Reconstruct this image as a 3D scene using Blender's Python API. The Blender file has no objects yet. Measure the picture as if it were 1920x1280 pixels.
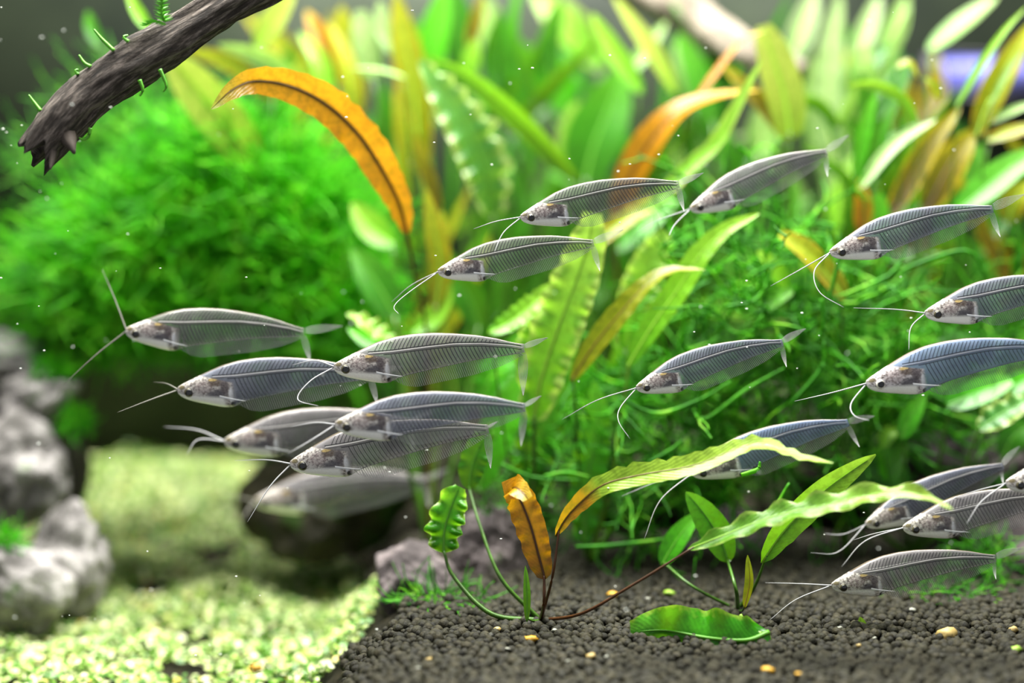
import bpy, math, random
import numpy as np
from mathutils import Vector, Matrix, noise

# ------------------------------------------------------------------ camera, world, light, exposure
scene = bpy.context.scene
COL = scene.collection
CAM = np.array((0.0, -0.5, 0.154))
PITCH = math.radians(6.0)
FPX = 2667.0
FWD = np.array((0.0, math.cos(PITCH), -math.sin(PITCH)))
UPV = np.array((0.0, math.sin(PITCH), math.cos(PITCH)))
RGT = np.array((1.0, 0.0, 0.0))

cam_data = bpy.data.cameras.new('camera')
cam = bpy.data.objects.new('camera', cam_data)
COL.objects.link(cam)
cam.location = CAM
cam.rotation_euler = (math.radians(90) - PITCH, 0, 0)
cam_data.sensor_width = 36.0
cam_data.lens = 36.0 * FPX / 1920.0
cam_data.clip_start = 0.01
cam_data.clip_end = 10
cam_data.dof.use_dof = True
cam_data.dof.focus_distance = 0.497
cam_data.dof.aperture_fstop = 2.5
scene.camera = cam

world = bpy.data.worlds.new('room')
scene.world = world
world.use_nodes = True
world.node_tree.nodes['Background'].inputs[0].default_value = (0.93, 0.96, 1.0, 1)
world.node_tree.nodes['Background'].inputs[1].default_value = 0.31


def area(name, loc, sx, sy, power, color, rot=(0, 0, 0)):
    l = bpy.data.lights.new(name, 'AREA')
    l.shape = 'RECTANGLE'
    l.size, l.size_y = sx, sy
    l.energy = power
    l.color = color
    o = bpy.data.objects.new(name, l)
    COL.objects.link(o)
    o.location = loc
    o.rotation_euler = rot
    return o


# the tank's own overhead lamp, above the open top
area('tank_lamp_offscreen', (0.0, 0.12, 0.62), 0.75, 0.34, 20.0, (1.0, 0.985, 0.93))

vs = scene.view_settings
vs.view_transform = 'Standard'
vs.look = 'None'
vs.exposure = 0.55
vs.gamma = 1.0
vs.use_curve_mapping = False
scene.cycles.use_denoising = True
scene.cycles.transparent_max_bounces = 24
scene.cycles.max_bounces = 10
scene.cycles.transmission_bounces = 6
scene.cycles.diffuse_bounces = 4
scene.cycles.caustics_reflective = False
scene.cycles.caustics_refractive = False
scene.cycles.sample_clamp_indirect = 4.0

rng = np.random.default_rng(11)
random.seed(5)


# ------------------------------------------------------------------ helpers
def P(px, py, d):
    """the point of the tank seen at photo pixel (px, py) at distance d"""
    return CAM + FWD * d + RGT * ((px - 960.0) / FPX * d) + UPV * ((640.0 - py) / FPX * d)


def ground_d(py, z=0.0):
    return (CAM[2] - z) / (math.sin(PITCH) + (py - 640.0) / FPX * math.cos(PITCH))


def gz_at(x, y):
    """height of the bottom: level soil, dropping to a hollow beside the grey rocks that rises again to the rear"""
    a = np.clip((np.asarray(x) + 0.035) / -0.05, 0, 1)
    a = a * a * (3 - 2 * a)
    b_ = np.clip((np.asarray(y) - 0.14) / 0.21, 0, 1)
    b_ = b_ * b_ * (3 - 2 * b_)
    return -0.034 * a * (1 - 0.7 * b_)


def to_px(p):
    q = p - CAM
    d = q @ FWD
    return 960.0 + (q @ RGT) / d * FPX, 640.0 - (q @ UPV) / d * FPX


def lin(c):
    out = []
    for v in c[:3]:
        v = v / 255.0
        out.append(v / 12.92 if v <= 0.04045 else ((v + 0.055) / 1.055) ** 2.4)
    return (*out, 1.0)


def tag(o, label=None, cat=None, group=None, kind=None):
    if label: o['label'] = label
    if cat: o['category'] = cat
    if group: o['group'] = group
    if kind: o['kind'] = kind
    return o


def empty(name, loc, label, cat, group=None, matrix=None):
    o = bpy.data.objects.new(name, None)
    o.empty_display_size = 0.01
    COL.objects.link(o)
    if matrix is not None:
        o.matrix_world = matrix
    else:
        o.location = loc
    return tag(o, label, cat, group)


def link(name, me, mat=None, parent=None):
    o = bpy.data.objects.new(name, me)
    COL.objects.link(o)
    if mat is not None and len(me.materials) == 0:
        me.materials.append(mat)
    if parent is not None:
        o.parent = parent
    return o


def mesh_np(name, verts, faces, uvs=None, uv2=None, smooth=True):
    """verts (n,3); faces: one array (m,k) or a list of arrays"""
    verts = np.asarray(verts, dtype=np.float32)
    if isinstance(faces, np.ndarray):
        faces = [faces]
    me = bpy.data.meshes.new(name)
    me.vertices.add(len(verts))
    me.vertices.foreach_set('co', verts.ravel())
    loops = np.concatenate([f.ravel() for f in faces]).astype(np.int32)
    tot = np.concatenate([np.full(len(f), f.shape[1]) for f in faces]).astype(np.int32)
    start = np.concatenate(([0], np.cumsum(tot)[:-1])).astype(np.int32)
    me.loops.add(len(loops))
    me.loops.foreach_set('vertex_index', loops)
    me.polygons.add(len(tot))
    me.polygons.foreach_set('loop_start', start)
    if smooth:
        me.polygons.foreach_set('use_smooth', np.ones(len(tot), dtype=bool))
    for nm, u in (('UVMap', uvs), ('UV2', uv2)):
        if u is not None:
            layer = me.uv_layers.new(name=nm)
            layer.data.foreach_set('uv', np.asarray(u, dtype=np.float32)[loops].ravel())
    me.update(calc_edges=True)
    me.validate()
    return me


def grid_faces(nr, nc, wrap=False, off=0):
    r = np.arange(nr - 1)[:, None]
    c = np.arange(nc if wrap else nc - 1)[None, :]
    c2 = (c + 1) % nc
    f = np.stack([r * nc + c, r * nc + c2, (r + 1) * nc + c2, (r + 1) * nc + c], axis=-1)
    return f.reshape(-1, 4) + off


def spline(pts, n):
    """Catmull-Rom through pts (any dimension), n samples, roughly even in length"""
    p = np.asarray(pts, dtype=float)
    if len(p) == 2:
        t = np.linspace(0, 1, n)[:, None]
        return p[0] * (1 - t) + p[1] * t
    q = np.vstack([2 * p[0] - p[1], p, 2 * p[-1] - p[-2]])
    dense = []
    for i in range(1, len(q) - 2):
        t = np.linspace(0, 1, 24, endpoint=False)[:, None]
        a, b, c, d = q[i - 1], q[i], q[i + 1], q[i + 2]
        dense.append(0.5 * (2 * b + (c - a) * t + (2 * a - 5 * b + 4 * c - d) * t ** 2 + (3 * b - a - 3 * c + d) * t ** 3))
    dense = np.vstack(dense + [p[-1][None]])
    s = np.concatenate(([0], np.cumsum(np.linalg.norm(np.diff(dense, axis=0), axis=1))))
    want = np.linspace(0, s[-1], n)
    return np.stack([np.interp(want, s, dense[:, k]) for k in range(dense.shape[1])], axis=1)


def unit(a):
    return a / np.maximum(np.linalg.norm(a, axis=-1, keepdims=True), 1e-12)


def strands(paths, radii, sides=4):
    """tubes along paths (N,K,3) with radii (N,K): verts, faces"""
    N, K, _ = paths.shape
    T = unit(np.gradient(paths, axis=1))
    ref = np.where(np.abs(T[..., 2:3]) > 0.9, np.array((1.0, 0, 0)), np.array((0, 0, 1.0)))
    A = unit(np.cross(T, ref))
    B = np.cross(T, A)
    ang = np.arange(sides) / sides * 2 * np.pi
    ring = A[:, :, None] * np.cos(ang)[None, None, :, None] + B[:, :, None] * np.sin(ang)[None, None, :, None]
    v = paths[:, :, None] + ring * radii[:, :, None, None]
    f1 = grid_faces(K, sides, wrap=True)
    f = (f1[None] + (np.arange(N) * K * sides)[:, None, None]).reshape(-1, 4)
    return v.reshape(-1, 3), f


def tube(name, pts, radii, mat, parent=None, sides=6, n=None, local=None):
    """one tapered tube through pts (list of points), radii list"""
    n = n or max(8, 6 * len(pts))
    c = spline(pts, n)
    r = np.interp(np.linspace(0, 1, n), np.linspace(0, 1, len(radii)), radii)
    v, f = strands(c[None], r[None], sides)
    cap0 = np.arange(sides)[::-1][None]
    cap1 = (np.arange(sides) + (n - 1) * sides)[None]
    if local is not None:
        v = v - local
    if sides == 4:
        f = np.vstack([f, cap0, cap1])
        me = mesh_np(name, v, f)
    else:
        me = mesh_np(name, v, [f, cap0, cap1])
    return link(name, me, mat, parent)


# ------------------------------------------------------------------ materials
def new_mat(name):
    m = bpy.data.materials.new(name)
    m.use_nodes = True
    nt = m.node_tree
    nt.nodes.clear()
    return m, nt


class NB:
    """small node-building helper"""
    def __init__(self, nt):
        self.nt = nt

    def n(self, kind, **kw):
        x = self.nt.nodes.new(kind)
        for k, v in kw.items():
            setattr(x, k, v)
        return x

    def put(self, sock, v):
        if hasattr(v, 'is_output'):
            self.nt.links.new(v, sock)
        else:
            sock.default_value = v

    def math(self, op, a, b=0.0, c=0.0, clamp=False):
        x = self.n('ShaderNodeMath', operation=op)
        x.use_clamp = clamp
        self.put(x.inputs[0], a); self.put(x.inputs[1], b); self.put(x.inputs[2], c)
        return x.outputs[0]

    def step(self, v, lo, hi, a=0.0, b=1.0):
        x = self.n('ShaderNodeMapRange', interpolation_type='SMOOTHSTEP')
        self.put(x.inputs[0], v); self.put(x.inputs[1], lo); self.put(x.inputs[2], hi)
        self.put(x.inputs[3], a); self.put(x.inputs[4], b)
        return x.outputs[0]

    def lerp(self, v, lo, hi, a, b):
        x = self.n('ShaderNodeMapRange')
        self.put(x.inputs[0], v); self.put(x.inputs[1], lo); self.put(x.inputs[2], hi)
        self.put(x.inputs[3], a); self.put(x.inputs[4], b)
        return x.outputs[0]

    def mix(self, f, a, b, blend='MIX'):
        x = self.n('ShaderNodeMix', data_type='RGBA', blend_type=blend)
        self.put(x.inputs[0], f); self.put(x.inputs[6], a); self.put(x.inputs[7], b)
        return x.outputs[2]

    def noise(self, scale, detail=3.0, vec=None, rough=0.55, out=0):
        x = self.n('ShaderNodeTexNoise')
        x.inputs['Scale'].default_value = scale
        x.inputs['Detail'].default_value = detail
        x.inputs['Roughness'].default_value = rough
        if vec is not None:
            self.put(x.inputs['Vector'], vec)
        return x.outputs[out]

    def ramp(self, f, stops):
        x = self.n('ShaderNodeValToRGB')
        e = x.color_ramp.elements
        while len(e) < len(stops):
            e.new(0.5)
        for el, (p, c) in zip(e, stops):
            el.position = p
            el.color = c
        self.put(x.inputs[0], f)
        return x.outputs[0]

    def uv(self, name='UVMap'):
        x = self.n('ShaderNodeUVMap', uv_map=name)
        s = self.n('ShaderNodeSeparateXYZ')
        self.nt.links.new(x.outputs[0], s.inputs[0])
        return s.outputs[0], s.outputs[1]

    def obj(self):
        return self.n('ShaderNodeTexCoord').outputs['Object']

    def bsdf(self, color, rough=0.5, spec=0.5, bump=None, strength=0.3, dist=0.001, metallic=0.0):
        b = self.n('ShaderNodeBsdfPrincipled')
        self.put(b.inputs['Base Color'], color)
        self.put(b.inputs['Roughness'], rough)
        b.inputs['Specular IOR Level'].default_value = spec
        b.inputs['Metallic'].default_value = metallic
        if bump is not None:
            k = self.n('ShaderNodeBump')
            k.inputs['Strength'].default_value = strength
            k.inputs['Distance'].default_value = dist
            self.put(k.inputs['Height'], bump)
            self.nt.links.new(k.outputs[0], b.inputs['Normal'])
        return b.outputs[0]

    def mixs(self, f, a, b):
        x = self.n('ShaderNodeMixShader')
        self.put(x.inputs[0], f)
        self.nt.links.new(a, x.inputs[1])
        self.nt.links.new(b, x.inputs[2])
        return x.outputs[0]

    def out(self, s):
        o = self.n('ShaderNodeOutputMaterial')
        self.nt.links.new(s, o.inputs['Surface'])


def plain(name, c, rough=0.5, spec=0.5, var=0.0, scale=300.0, c2=None, bump=0.0):
    m, nt = new_mat(name)
    b = NB(nt)
    col = lin(c)
    if c2 is not None or var:
        f = b.noise(scale, 4.0, b.obj())
        f = b.step(f, 0.35, 0.65)
        other = lin(c2) if c2 is not None else tuple(x * (1 - var) for x in col[:3]) + (1,)
        col = b.mix(f, col, other)
    h = b.noise(scale * 2.0, 4.0, b.obj()) if bump else None
    b.out(b.bsdf(col, rough, spec, h, bump, 0.001))
    return m


def leaf_mat(name, stops, edge=None, edge_at=0.62, spots=None, trans=0.45, rough=0.28, mid=None, spec=0.5, transmit=0.2):
    """a translucent leaf; colour runs along the leaf by stops, its margin may differ"""
    m, nt = new_mat(name)
    b = NB(nt)
    u, v = b.uv()
    col = b.ramp(v, [(p, lin(c)) for p, c in stops])
    across = b.math('ABSOLUTE', b.math('SUBTRACT', b.math('MULTIPLY', u, 2.0), 1.0))
    n1 = b.noise(420.0, 4.0, b.obj())
    col = b.mix(b.math('MULTIPLY', b.step(n1, 0.40, 0.68), 0.55), col, b.mix(0.62, col, lin((25, 60, 5))))
    if edge is not None:
        f = b.math('ADD', across, b.math('MULTIPLY', b.math('SUBTRACT', b.noise(260.0, 2.0, b.obj()), 0.5), 0.9))
        col = b.mix(b.step(f, edge_at, edge_at + 0.3), col, lin(edge))
    if spots is not None:
        col = b.mix(b.step(b.noise(150.0, 2.0, b.obj()), 0.58, 0.66), col, lin(spots))
    if mid is not None:
        col = b.mix(b.step(across, 0.02, 0.20, 0.75, 0.0), col, lin(mid))
    veins = b.math('SINE', b.math('ADD', b.math('MULTIPLY', v, 170.0), b.math('MULTIPLY', across, -22.0)))
    h = b.math('ADD', b.math('MULTIPLY', veins, 0.25), b.noise(900.0, 2.0, b.obj()))
    p = b.bsdf(col, rough, spec, h, 0.16, 0.0005)
    t = b.n('ShaderNodeBsdfTranslucent')
    b.put(t.inputs[0], b.mix(transmit, col, lin((210, 255, 40)), 'MIX'))
    b.out(b.mixs(trans, p, t.outputs[0]))
    return m


LM = {
    'green': leaf_mat('leaf_green', [(0, (42, 104, 16)), (0.5, (60, 138, 24)), (1, (92, 166, 44))]),
    'bright': leaf_mat('leaf_bright', [(0, (50, 136, 12)), (0.5, (78, 180, 24)), (1, (108, 200, 48))]),
    'dark': leaf_mat('leaf_dark', [(0, (25, 80, 10)), (0.5, (38, 108, 14)), (1, (58, 132, 24))]),
    'lime': leaf_mat('leaf_lime', [(0, (90, 170, 22)), (0.5, (135, 200, 45)), (1, (160, 208, 65))]),
    'limepale': leaf_mat('leaf_lime_pale', [(0, (95, 180, 25)), (0.5, (135, 200, 55)), (1, (165, 210, 85))], edge=(170, 200, 90), edge_at=0.6),
    'pale': leaf_mat('leaf_pale', [(0, (110, 170, 70)), (0.5, (145, 190, 95)), (1, (165, 200, 115))]),
    'white': leaf_mat('leaf_palest', [(0, (125, 170, 90)), (0.5, (158, 190, 120)), (1, (172, 198, 135))], rough=0.25),
    'crinkle': leaf_mat('leaf_crinkle', [(0, (60, 130, 45)), (0.5, (88, 155, 65)), (1, (115, 175, 85))], edge=(170, 195, 110), edge_at=0.6),
    'orange': leaf_mat('leaf_orange', [(0, (150, 88, 14)), (0.4, (206, 134, 16)), (0.80, (214, 146, 22)), (0.92, (205, 175, 60)), (1, (180, 195, 85))], mid=(60, 38, 5), trans=0.45, transmit=0.05),
    'orangefull': leaf_mat('leaf_orange_full', [(0, (110, 58, 12)), (0.25, (188, 120, 16)), (0.8, (210, 146, 22)), (1, (238, 205, 70))], mid=(80, 46, 5), trans=0.45, transmit=0.05),
    'twotone': leaf_mat('leaf_two_tone', [(0, (200, 125, 20)), (0.17, (205, 130, 20)), (0.235, (165, 205, 60)), (0.6, (170, 208, 70)), (1, (180, 210, 85))]),
    'olive': leaf_mat('leaf_olive', [(0, (150, 150, 18)), (0.5, (136, 138, 16)), (1, (150, 160, 40))]),
    'brown': leaf_mat('leaf_brown', [(0, (85, 60, 10)), (0.5, (120, 100, 15)), (1, (160, 150, 30))], edge=(185, 165, 25), edge_at=0.7),
    'yellow': leaf_mat('leaf_yellow', [(0, (110, 118, 14)), (0.5, (156, 164, 20)), (1, (190, 192, 50))], edge=(190, 150, 34), edge_at=0.75, transmit=0.0),
    'yellowpale': leaf_mat('leaf_yellow_pale', [(0, (130, 165, 40)), (0.5, (172, 188, 75)), (1, (180, 192, 85))], mid=(140, 180, 25)),
    'greenpale': leaf_mat('leaf_soft_green', [(0, (70, 160, 25)), (0.5, (95, 180, 45)), (1, (120, 195, 65))]),
    'ruffle': leaf_mat('leaf_ruffled', [(0, (100, 165, 40)), (0.5, (130, 190, 65)), (1, (165, 195, 70))], edge=(165, 200, 90), edge_at=0.7),
    'bumpy': leaf_mat('leaf_bumpy', [(0, (45, 130, 10)), (0.5, (72, 175, 20)), (1, (100, 185, 45))], edge=(145, 190, 60), edge_at=0.75, mid=(45, 140, 12)),
}
MIDRIB = {k: plain('midrib_' + k, c, 0.45) for k, c in {
    'green': (85, 150, 30), 'dark': (75, 45, 8), 'olive': (105, 85, 10), 'pale': (190, 215, 130), 'lime': (140, 190, 50)}.items()}
RIB_OF = {'orange': 'dark', 'orangefull': 'dark', 'twotone': 'olive', 'olive': 'olive', 'brown': 'dark', 'yellow': 'lime',
          'pale': 'pale', 'white': 'pale', 'crinkle': 'green', 'limepale': 'lime', 'lime': 'lime', 'yellowpale': 'lime', 'ruffle': 'lime'}
STALK = {'green': plain('stalk_green', (70, 115, 25), 0.4, var=0.4), 'brown': plain('stalk_brown', (82, 46, 14), 0.4, var=0.4),
         'lime': plain('stalk_lime', (125, 165, 45), 0.4, var=0.3)}

FACE = unit(np.array((0.0, -1.0, 0.45)))


# ------------------------------------------------------------------ leaves and plants
def leaf(plant, kind, w, d, pts, roll=0.0, ruffle=0.0, base=None, stalk='green', fold=0.22, waves=9, blunt=False, via=None, name='leaf', seed=None):
    """one leaf through photo pixels pts (base to tip); d one depth or (d0, d1); w full width in pixels; roll in degrees"""
    loc = np.array(plant.location)
    d0, d1 = d if isinstance(d, tuple) else (d, d)
    k = len(pts)
    raw = []
    for i, p in enumerate(pts):
        dd = d0 + (d1 - d0) * i / (k - 1) if len(p) == 2 else p[2]
        raw.append(P(p[0], p[1], dd))
    n, m = (26, 9) if ruffle > 0.15 else (18, 7)
    if k > 5 or ruffle > 0.4:
        n = 40
    C = spline(raw, n)
    T = unit(np.gradient(C, axis=0))
    S = unit(np.cross(T, FACE))
    N = np.cross(S, T)
    v = np.linspace(0, 1, n)
    r = np.radians(np.interp(v, np.linspace(0, 1, len(roll)), roll)) if isinstance(roll, (list, tuple)) else np.full(n, math.radians(roll))
    S2 = S * np.cos(r)[:, None] + N * np.sin(r)[:, None]
    N2 = -S * np.sin(r)[:, None] + N * np.cos(r)[:, None]
    half = 0.5 * w * (d0 + d1) / 2 / FPX
    if blunt:
        prof = np.clip(np.sin(np.pi * np.clip(v, 0, 1) ** 0.9) ** 0.35, 0.1, 1)
        prof[-1] = 0.35
    else:
        prof = np.clip(np.sin(np.pi * v ** 0.82), 0, 1) ** 0.62
        prof = np.maximum(prof, 0.05)
    ph = rng.random(2) * 6.28 if seed is None else np.random.default_rng(seed).random(2) * 6.28
    u = np.linspace(-1, 1, m)
    wav = np.stack([np.sin(waves * 2 * np.pi * v + ph[0] + 1.3 * np.sin(5 * v + ph[1])), np.sin((waves * 1.13) * 2 * np.pi * v + ph[1])], axis=1)
    wav = wav * (0.35 + 0.95 * np.abs(np.sin(np.stack([v * 7.3 + ph[0] * 3, v * 8.9 + ph[1] * 2], 1)))) + 0.35 * np.sin(np.stack([v * 31 + ph[1], v * 27 + ph[0]], 1))
    side = np.where(u < 0, 0, 1)
    wv = wav[:, side]                                    # n,m
    wid = half * prof[:, None] * (1 + 0.16 * ruffle * wv * (np.abs(u) > 0.55))
    lift = half * prof[:, None] * (fold * np.abs(u)[None] + 0.55 * ruffle * wv * (u ** 2)[None])
    V = C[:, None] + S2[:, None] * (u[None] * wid)[..., None] + N2[:, None] * lift[..., None]
    uv = np.stack([np.broadcast_to((u + 1) / 2, (n, m)), np.broadcast_to(v[:, None], (n, m))], axis=-1)
    me = mesh_np(name, V.reshape(-1, 3) - loc, grid_faces(n, m), uv.reshape(-1, 2))
    o = link(name, me, LM[kind], plant)
    rr = max(0.00028, half * 0.085)
    rib = tube('midrib', list(C[::2] - N2[::2] * rr * 0.25), [rr * 1.15, rr * 0.8, rr * 0.25], MIDRIB[RIB_OF.get(kind, 'green')], o, 5, n, local=loc)
    if base is not None:
        start = C[1] if n > 2 else C[0]
        seq = [start] + [P(*q) if len(q) == 3 else P(q[0], q[1], d0) for q in (via or [])]
        if not via:
            b = np.array(base)
            mid = start * 0.5 + b * 0.5
            mid[:2] = start[:2] * 0.62 + b[:2] * 0.38
            seq.append(mid)
        seq.append(np.array(base))
        tube('petiole', seq, [rr * 1.1, rr * 1.5, rr * 1.9], STALK[stalk], o, 6, None, local=loc)
    return o


def plant_root(name, base_px, label, cat='plant', group=None, depth=None):
    """an Empty on the soil under photo column base_px at a depth"""
    x, y = base_px
    d = depth if depth else ground_d(y)
    b = P(x, 640, d)
    b[2] = 0.001
    return empty(name, b, label, cat, group), b


# ------------------------------------------------------------------ the setting: floor and panes
m, nt = new_mat('soil_ground')
b = NB(nt)
c = b.mix(b.step(b.noise(160.0, 5.0, b.obj()), 0.4, 0.65), lin((22, 20, 12)), lin((44, 40, 25)))
b.out(b.bsdf(c, 0.9, 0.2, b.noise(420.0, 4.0, b.obj()), 0.8, 0.002))
SOIL_GROUND = m
gx, gy = np.meshgrid(np.linspace(-0.36, 0.40, 90), np.linspace(-0.10, 0.37, 60))
gz = np.array([[noise.noise(Vector((x * 14, y * 14, 0.3))) * 0.0022 for x, y in zip(rx, ry)] for rx, ry in zip(gx, gy)]) - 0.002 + gz_at(gx, gy)
fl = mesh_np('floor', np.stack([gx, gy, gz], -1).reshape(-1, 3), grid_faces(60, 90))
floor = link('floor', fl, SOIL_GROUND)
tag(floor, 'dark granular planting soil covering the bottom of the tank', 'soil', kind='structure')


def pane(name, lo, hi, mat, label):
    lo, hi = np.array(lo), np.array(hi)
    v = np.array([[lo[0] if i & 1 == 0 else hi[0], lo[1] if i & 2 == 0 else hi[1], lo[2] if i & 4 == 0 else hi[2]] for i in range(8)])
    f = np.array([[0, 2, 3, 1], [4, 5, 7, 6], [0, 1, 5, 4], [2, 6, 7, 3], [0, 4, 6, 2], [1, 3, 7, 5]])
    o = link(name, mesh_np(name, v, f, smooth=False), mat)
    return tag(o, label, 'wall', kind='structure')


m, nt = new_mat('tank_pane')
b = NB(nt)
c = b.mix(b.step(b.noise(9.0, 3.0, b.obj()), 0.35, 0.7), lin((40, 46, 39)), lin((56, 64, 50)))
b.out(b.bsdf(c, 0.28, 0.6))
PANE = m
pane('wall_back', (-0.36, 0.37, -0.045), (0.40, 0.378, 0.50), PANE, 'dark grey-green rear pane of the tank')
pane('wall_left', (-0.368, -0.10, -0.045), (-0.36, 0.378, 0.50), PANE, 'dark grey-green side pane beyond the grey rock stack')
pane('wall_right', (0.40, -0.10, -0.045), (0.408, 0.378, 0.50), PANE, 'dark grey-green side pane beyond the dense leaf thicket')


# ------------------------------------------------------------------ rocks
def rock_mat(name, dark, light, moss=None, mossy=0.0):
    m, nt = new_mat(name)
    b = NB(nt)
    n1 = b.noise(60.0, 6.0, b.obj(), 0.65)
    n2 = b.noise(260.0, 5.0, b.obj(), 0.6)
    c = b.mix(b.step(n1, 0.36, 0.66), lin(dark), lin(light))
    c = b.mix(b.math('MULTIPLY', b.step(n2, 0.5, 0.75), 0.6), c, lin(dark))
    if moss is not None:
        c = b.mix(b.step(b.noise(38.0, 4.0, b.obj()), 0.62 - mossy * 0.3, 0.74 - mossy * 0.3), c, lin(moss))
    b.out(b.bsdf(c, 0.8, 0.3, b.math('ADD', n1, b.math('MULTIPLY', n2, 0.5)), 0.9, 0.003))
    return m


ROCK_GREY = rock_mat('rock_grey', (88, 85, 82), (182, 177, 175), (70, 120, 20), 0.05)
ROCK_DARK = rock_mat('rock_dark', (38, 36, 26), (66, 62, 44), (44, 74, 16), 0.5)
ROCK_SLATE = rock_mat('rock_slate', (62, 56, 56), (118, 108, 108), (55, 85, 25), 0.05)


def ico(sub):
    import bmesh
    bm = bmesh.new()
    bmesh.ops.create_icosphere(bm, subdivisions=sub, radius=1.0)
    v = np.array([x.co[:] for x in bm.verts])
    f = np.array([[y.index for y in x.verts] for x in bm.faces])
    bm.free()
    return v, f


ICO5, ICO5F = ico(5)
ICO2, ICO2F = ico(2)


def rock(name, label, px, py, d, rx, ry, rz, mat, seed, tilt=0.0, group=None, hollow=0.0):
    g = np.random.default_rng(seed)
    pl = unit(g.normal(size=(16, 3)))
    di = g.uniform(0.66, 1.0, 16)
    r = np.min(np.where(ICO5 @ pl.T > 0.05, di / np.maximum(ICO5 @ pl.T, 0.05), 1.35), axis=1)
    r = np.minimum(r, 1.12)
    nz = np.array([noise.fractal(Vector(p * 1.7 + seed * 3.1), 0.8, 2.0, 4) * 0.13 + noise.noise(Vector(p * 7.0 + seed)) * 0.035
                   - hollow * max(0.0, noise.noise(Vector(p * 1.9 + seed * 7.7))) for p in ICO5])
    v = ICO5 * (r + nz)[:, None]
    v = v / np.abs(v).max(axis=0)
    s = d / FPX
    v = v * np.array((rx * s, rz * s, ry * s))
    ca, sa = math.cos(tilt), math.sin(tilt)
    v = np.stack([v[:, 0] * ca - v[:, 2] * sa, v[:, 1], v[:, 0] * sa + v[:, 2] * ca], axis=1)
    o = link(name, mesh_np(name, v, ICO5F), mat)
    o.location = P(px, py, d)
    return tag(o, label, 'rock', group)


rock('stone', 'rounded pale grey stone capping the rock stack beside the moss bush', 4, 668, 0.665, 74, 64, 55, ROCK_GREY, 3, 0.2)
rock('stone', 'flat slanted grey stone just under the capping stone of the stack', 66, 752, 0.655, 98, 62, 70, ROCK_GREY, 8, 0.5, hollow=0.4)
rock('stone', 'bulky grey stone with a dark hollow in the middle of the stack', 46, 880, 0.645, 128, 118, 80, ROCK_GREY, 21, 0.45, hollow=0.5)
rock('stone', 'dark narrow stone standing behind the middle of the grey stack', 118, 850, 0.68, 46, 160, 60, ROCK_SLATE, 5, 0.05, hollow=0.3)
rock('stone', 'arched light grey stone at the foot of the stack on the carpet', 112, 1062, 0.625, 92, 146, 70, ROCK_GREY, 14, -0.25, hollow=0.35)
rock('stone', 'low light grey stone leaning against the arched stone of the stack', 26, 1105, 0.605, 112, 104, 60, ROCK_GREY, 31, 0.6, hollow=0.3)
rock('stone', 'broad dark algae-covered stone rising behind the hovering catfish group', 620, 935, 0.665, 180, 150, 150, ROCK_DARK, 17, 0.0)
rock('stone', 'dark mossy stone under the middle of the moss thicket', 920, 900, 0.67, 130, 190, 130, ROCK_DARK, 44, 0.1)
rock('stone', 'angular slate-grey stone with a pale top ledge beside the orange-leaved plant', 790, 1130, 0.56, 98, 122, 90, ROCK_SLATE, 27, 0.22)
rock('stone', 'slate-grey stone leaning behind the stalks of the orange-leaved plant', 912, 1050, 0.58, 92, 112, 80, ROCK_SLATE, 52, -0.2)
rock('stone', 'dark stone shaded by the long ruffled leaf', 1360, 1050, 0.62, 150, 110, 110, ROCK_SLATE, 61, 0.1)
rock('stone', 'grey-brown stone half hidden behind the catfish with raised tail by the ruffled leaf', 1790, 880, 0.62, 130, 85, 90, ROCK_SLATE, 73, 0.15)
rock('stone', 'slate-grey stone on the soil behind the tail of the lowest catfish', 1890, 1050, 0.58, 80, 95, 80, ROCK_SLATE, 84, 0.1)


rock('stone', 'added low dark stone blocking light under the moss tangle below the olive leaf', 1230, 900, 0.665, 165, 150, 90, ROCK_DARK, 91, 0.1)  # added stone: blocks light so the gaps behind the moss go dark
rock('stone', 'added broad dark stone blocking light inside the moss tangle behind the blue catfish', 1520, 850, 0.67, 165, 190, 90, ROCK_DARK, 95, -0.1)  # also added, to cut the background brightness behind the moss


# ------------------------------------------------------------------ driftwood
m, nt = new_mat('driftwood')
b = NB(nt)
u, v = b.uv()
x = b.n('ShaderNodeCombineXYZ')
b.put(x.inputs[0], b.math('MULTIPLY', u, 9.0)); b.put(x.inputs[1], b.math('MULTIPLY', v, 3.0))
g1 = b.noise(3.2, 7.0, x.outputs[0], 0.68)
g2 = b.noise(110.0, 4.0, b.obj())
c = b.ramp(g1, [(0.32, lin((24, 20, 17))), (0.48, lin((66, 58, 51))), (0.62, lin((132, 121, 112))), (0.8, lin((190, 180, 170)))])
c = b.mix(b.math('MULTIPLY', b.step(g2, 0.45, 0.7), 0.5), c, lin((48, 42, 36)))
b.out(b.bsdf(c, 0.75, 0.3, g1, 0.9, 0.003))
WOOD = m


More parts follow.
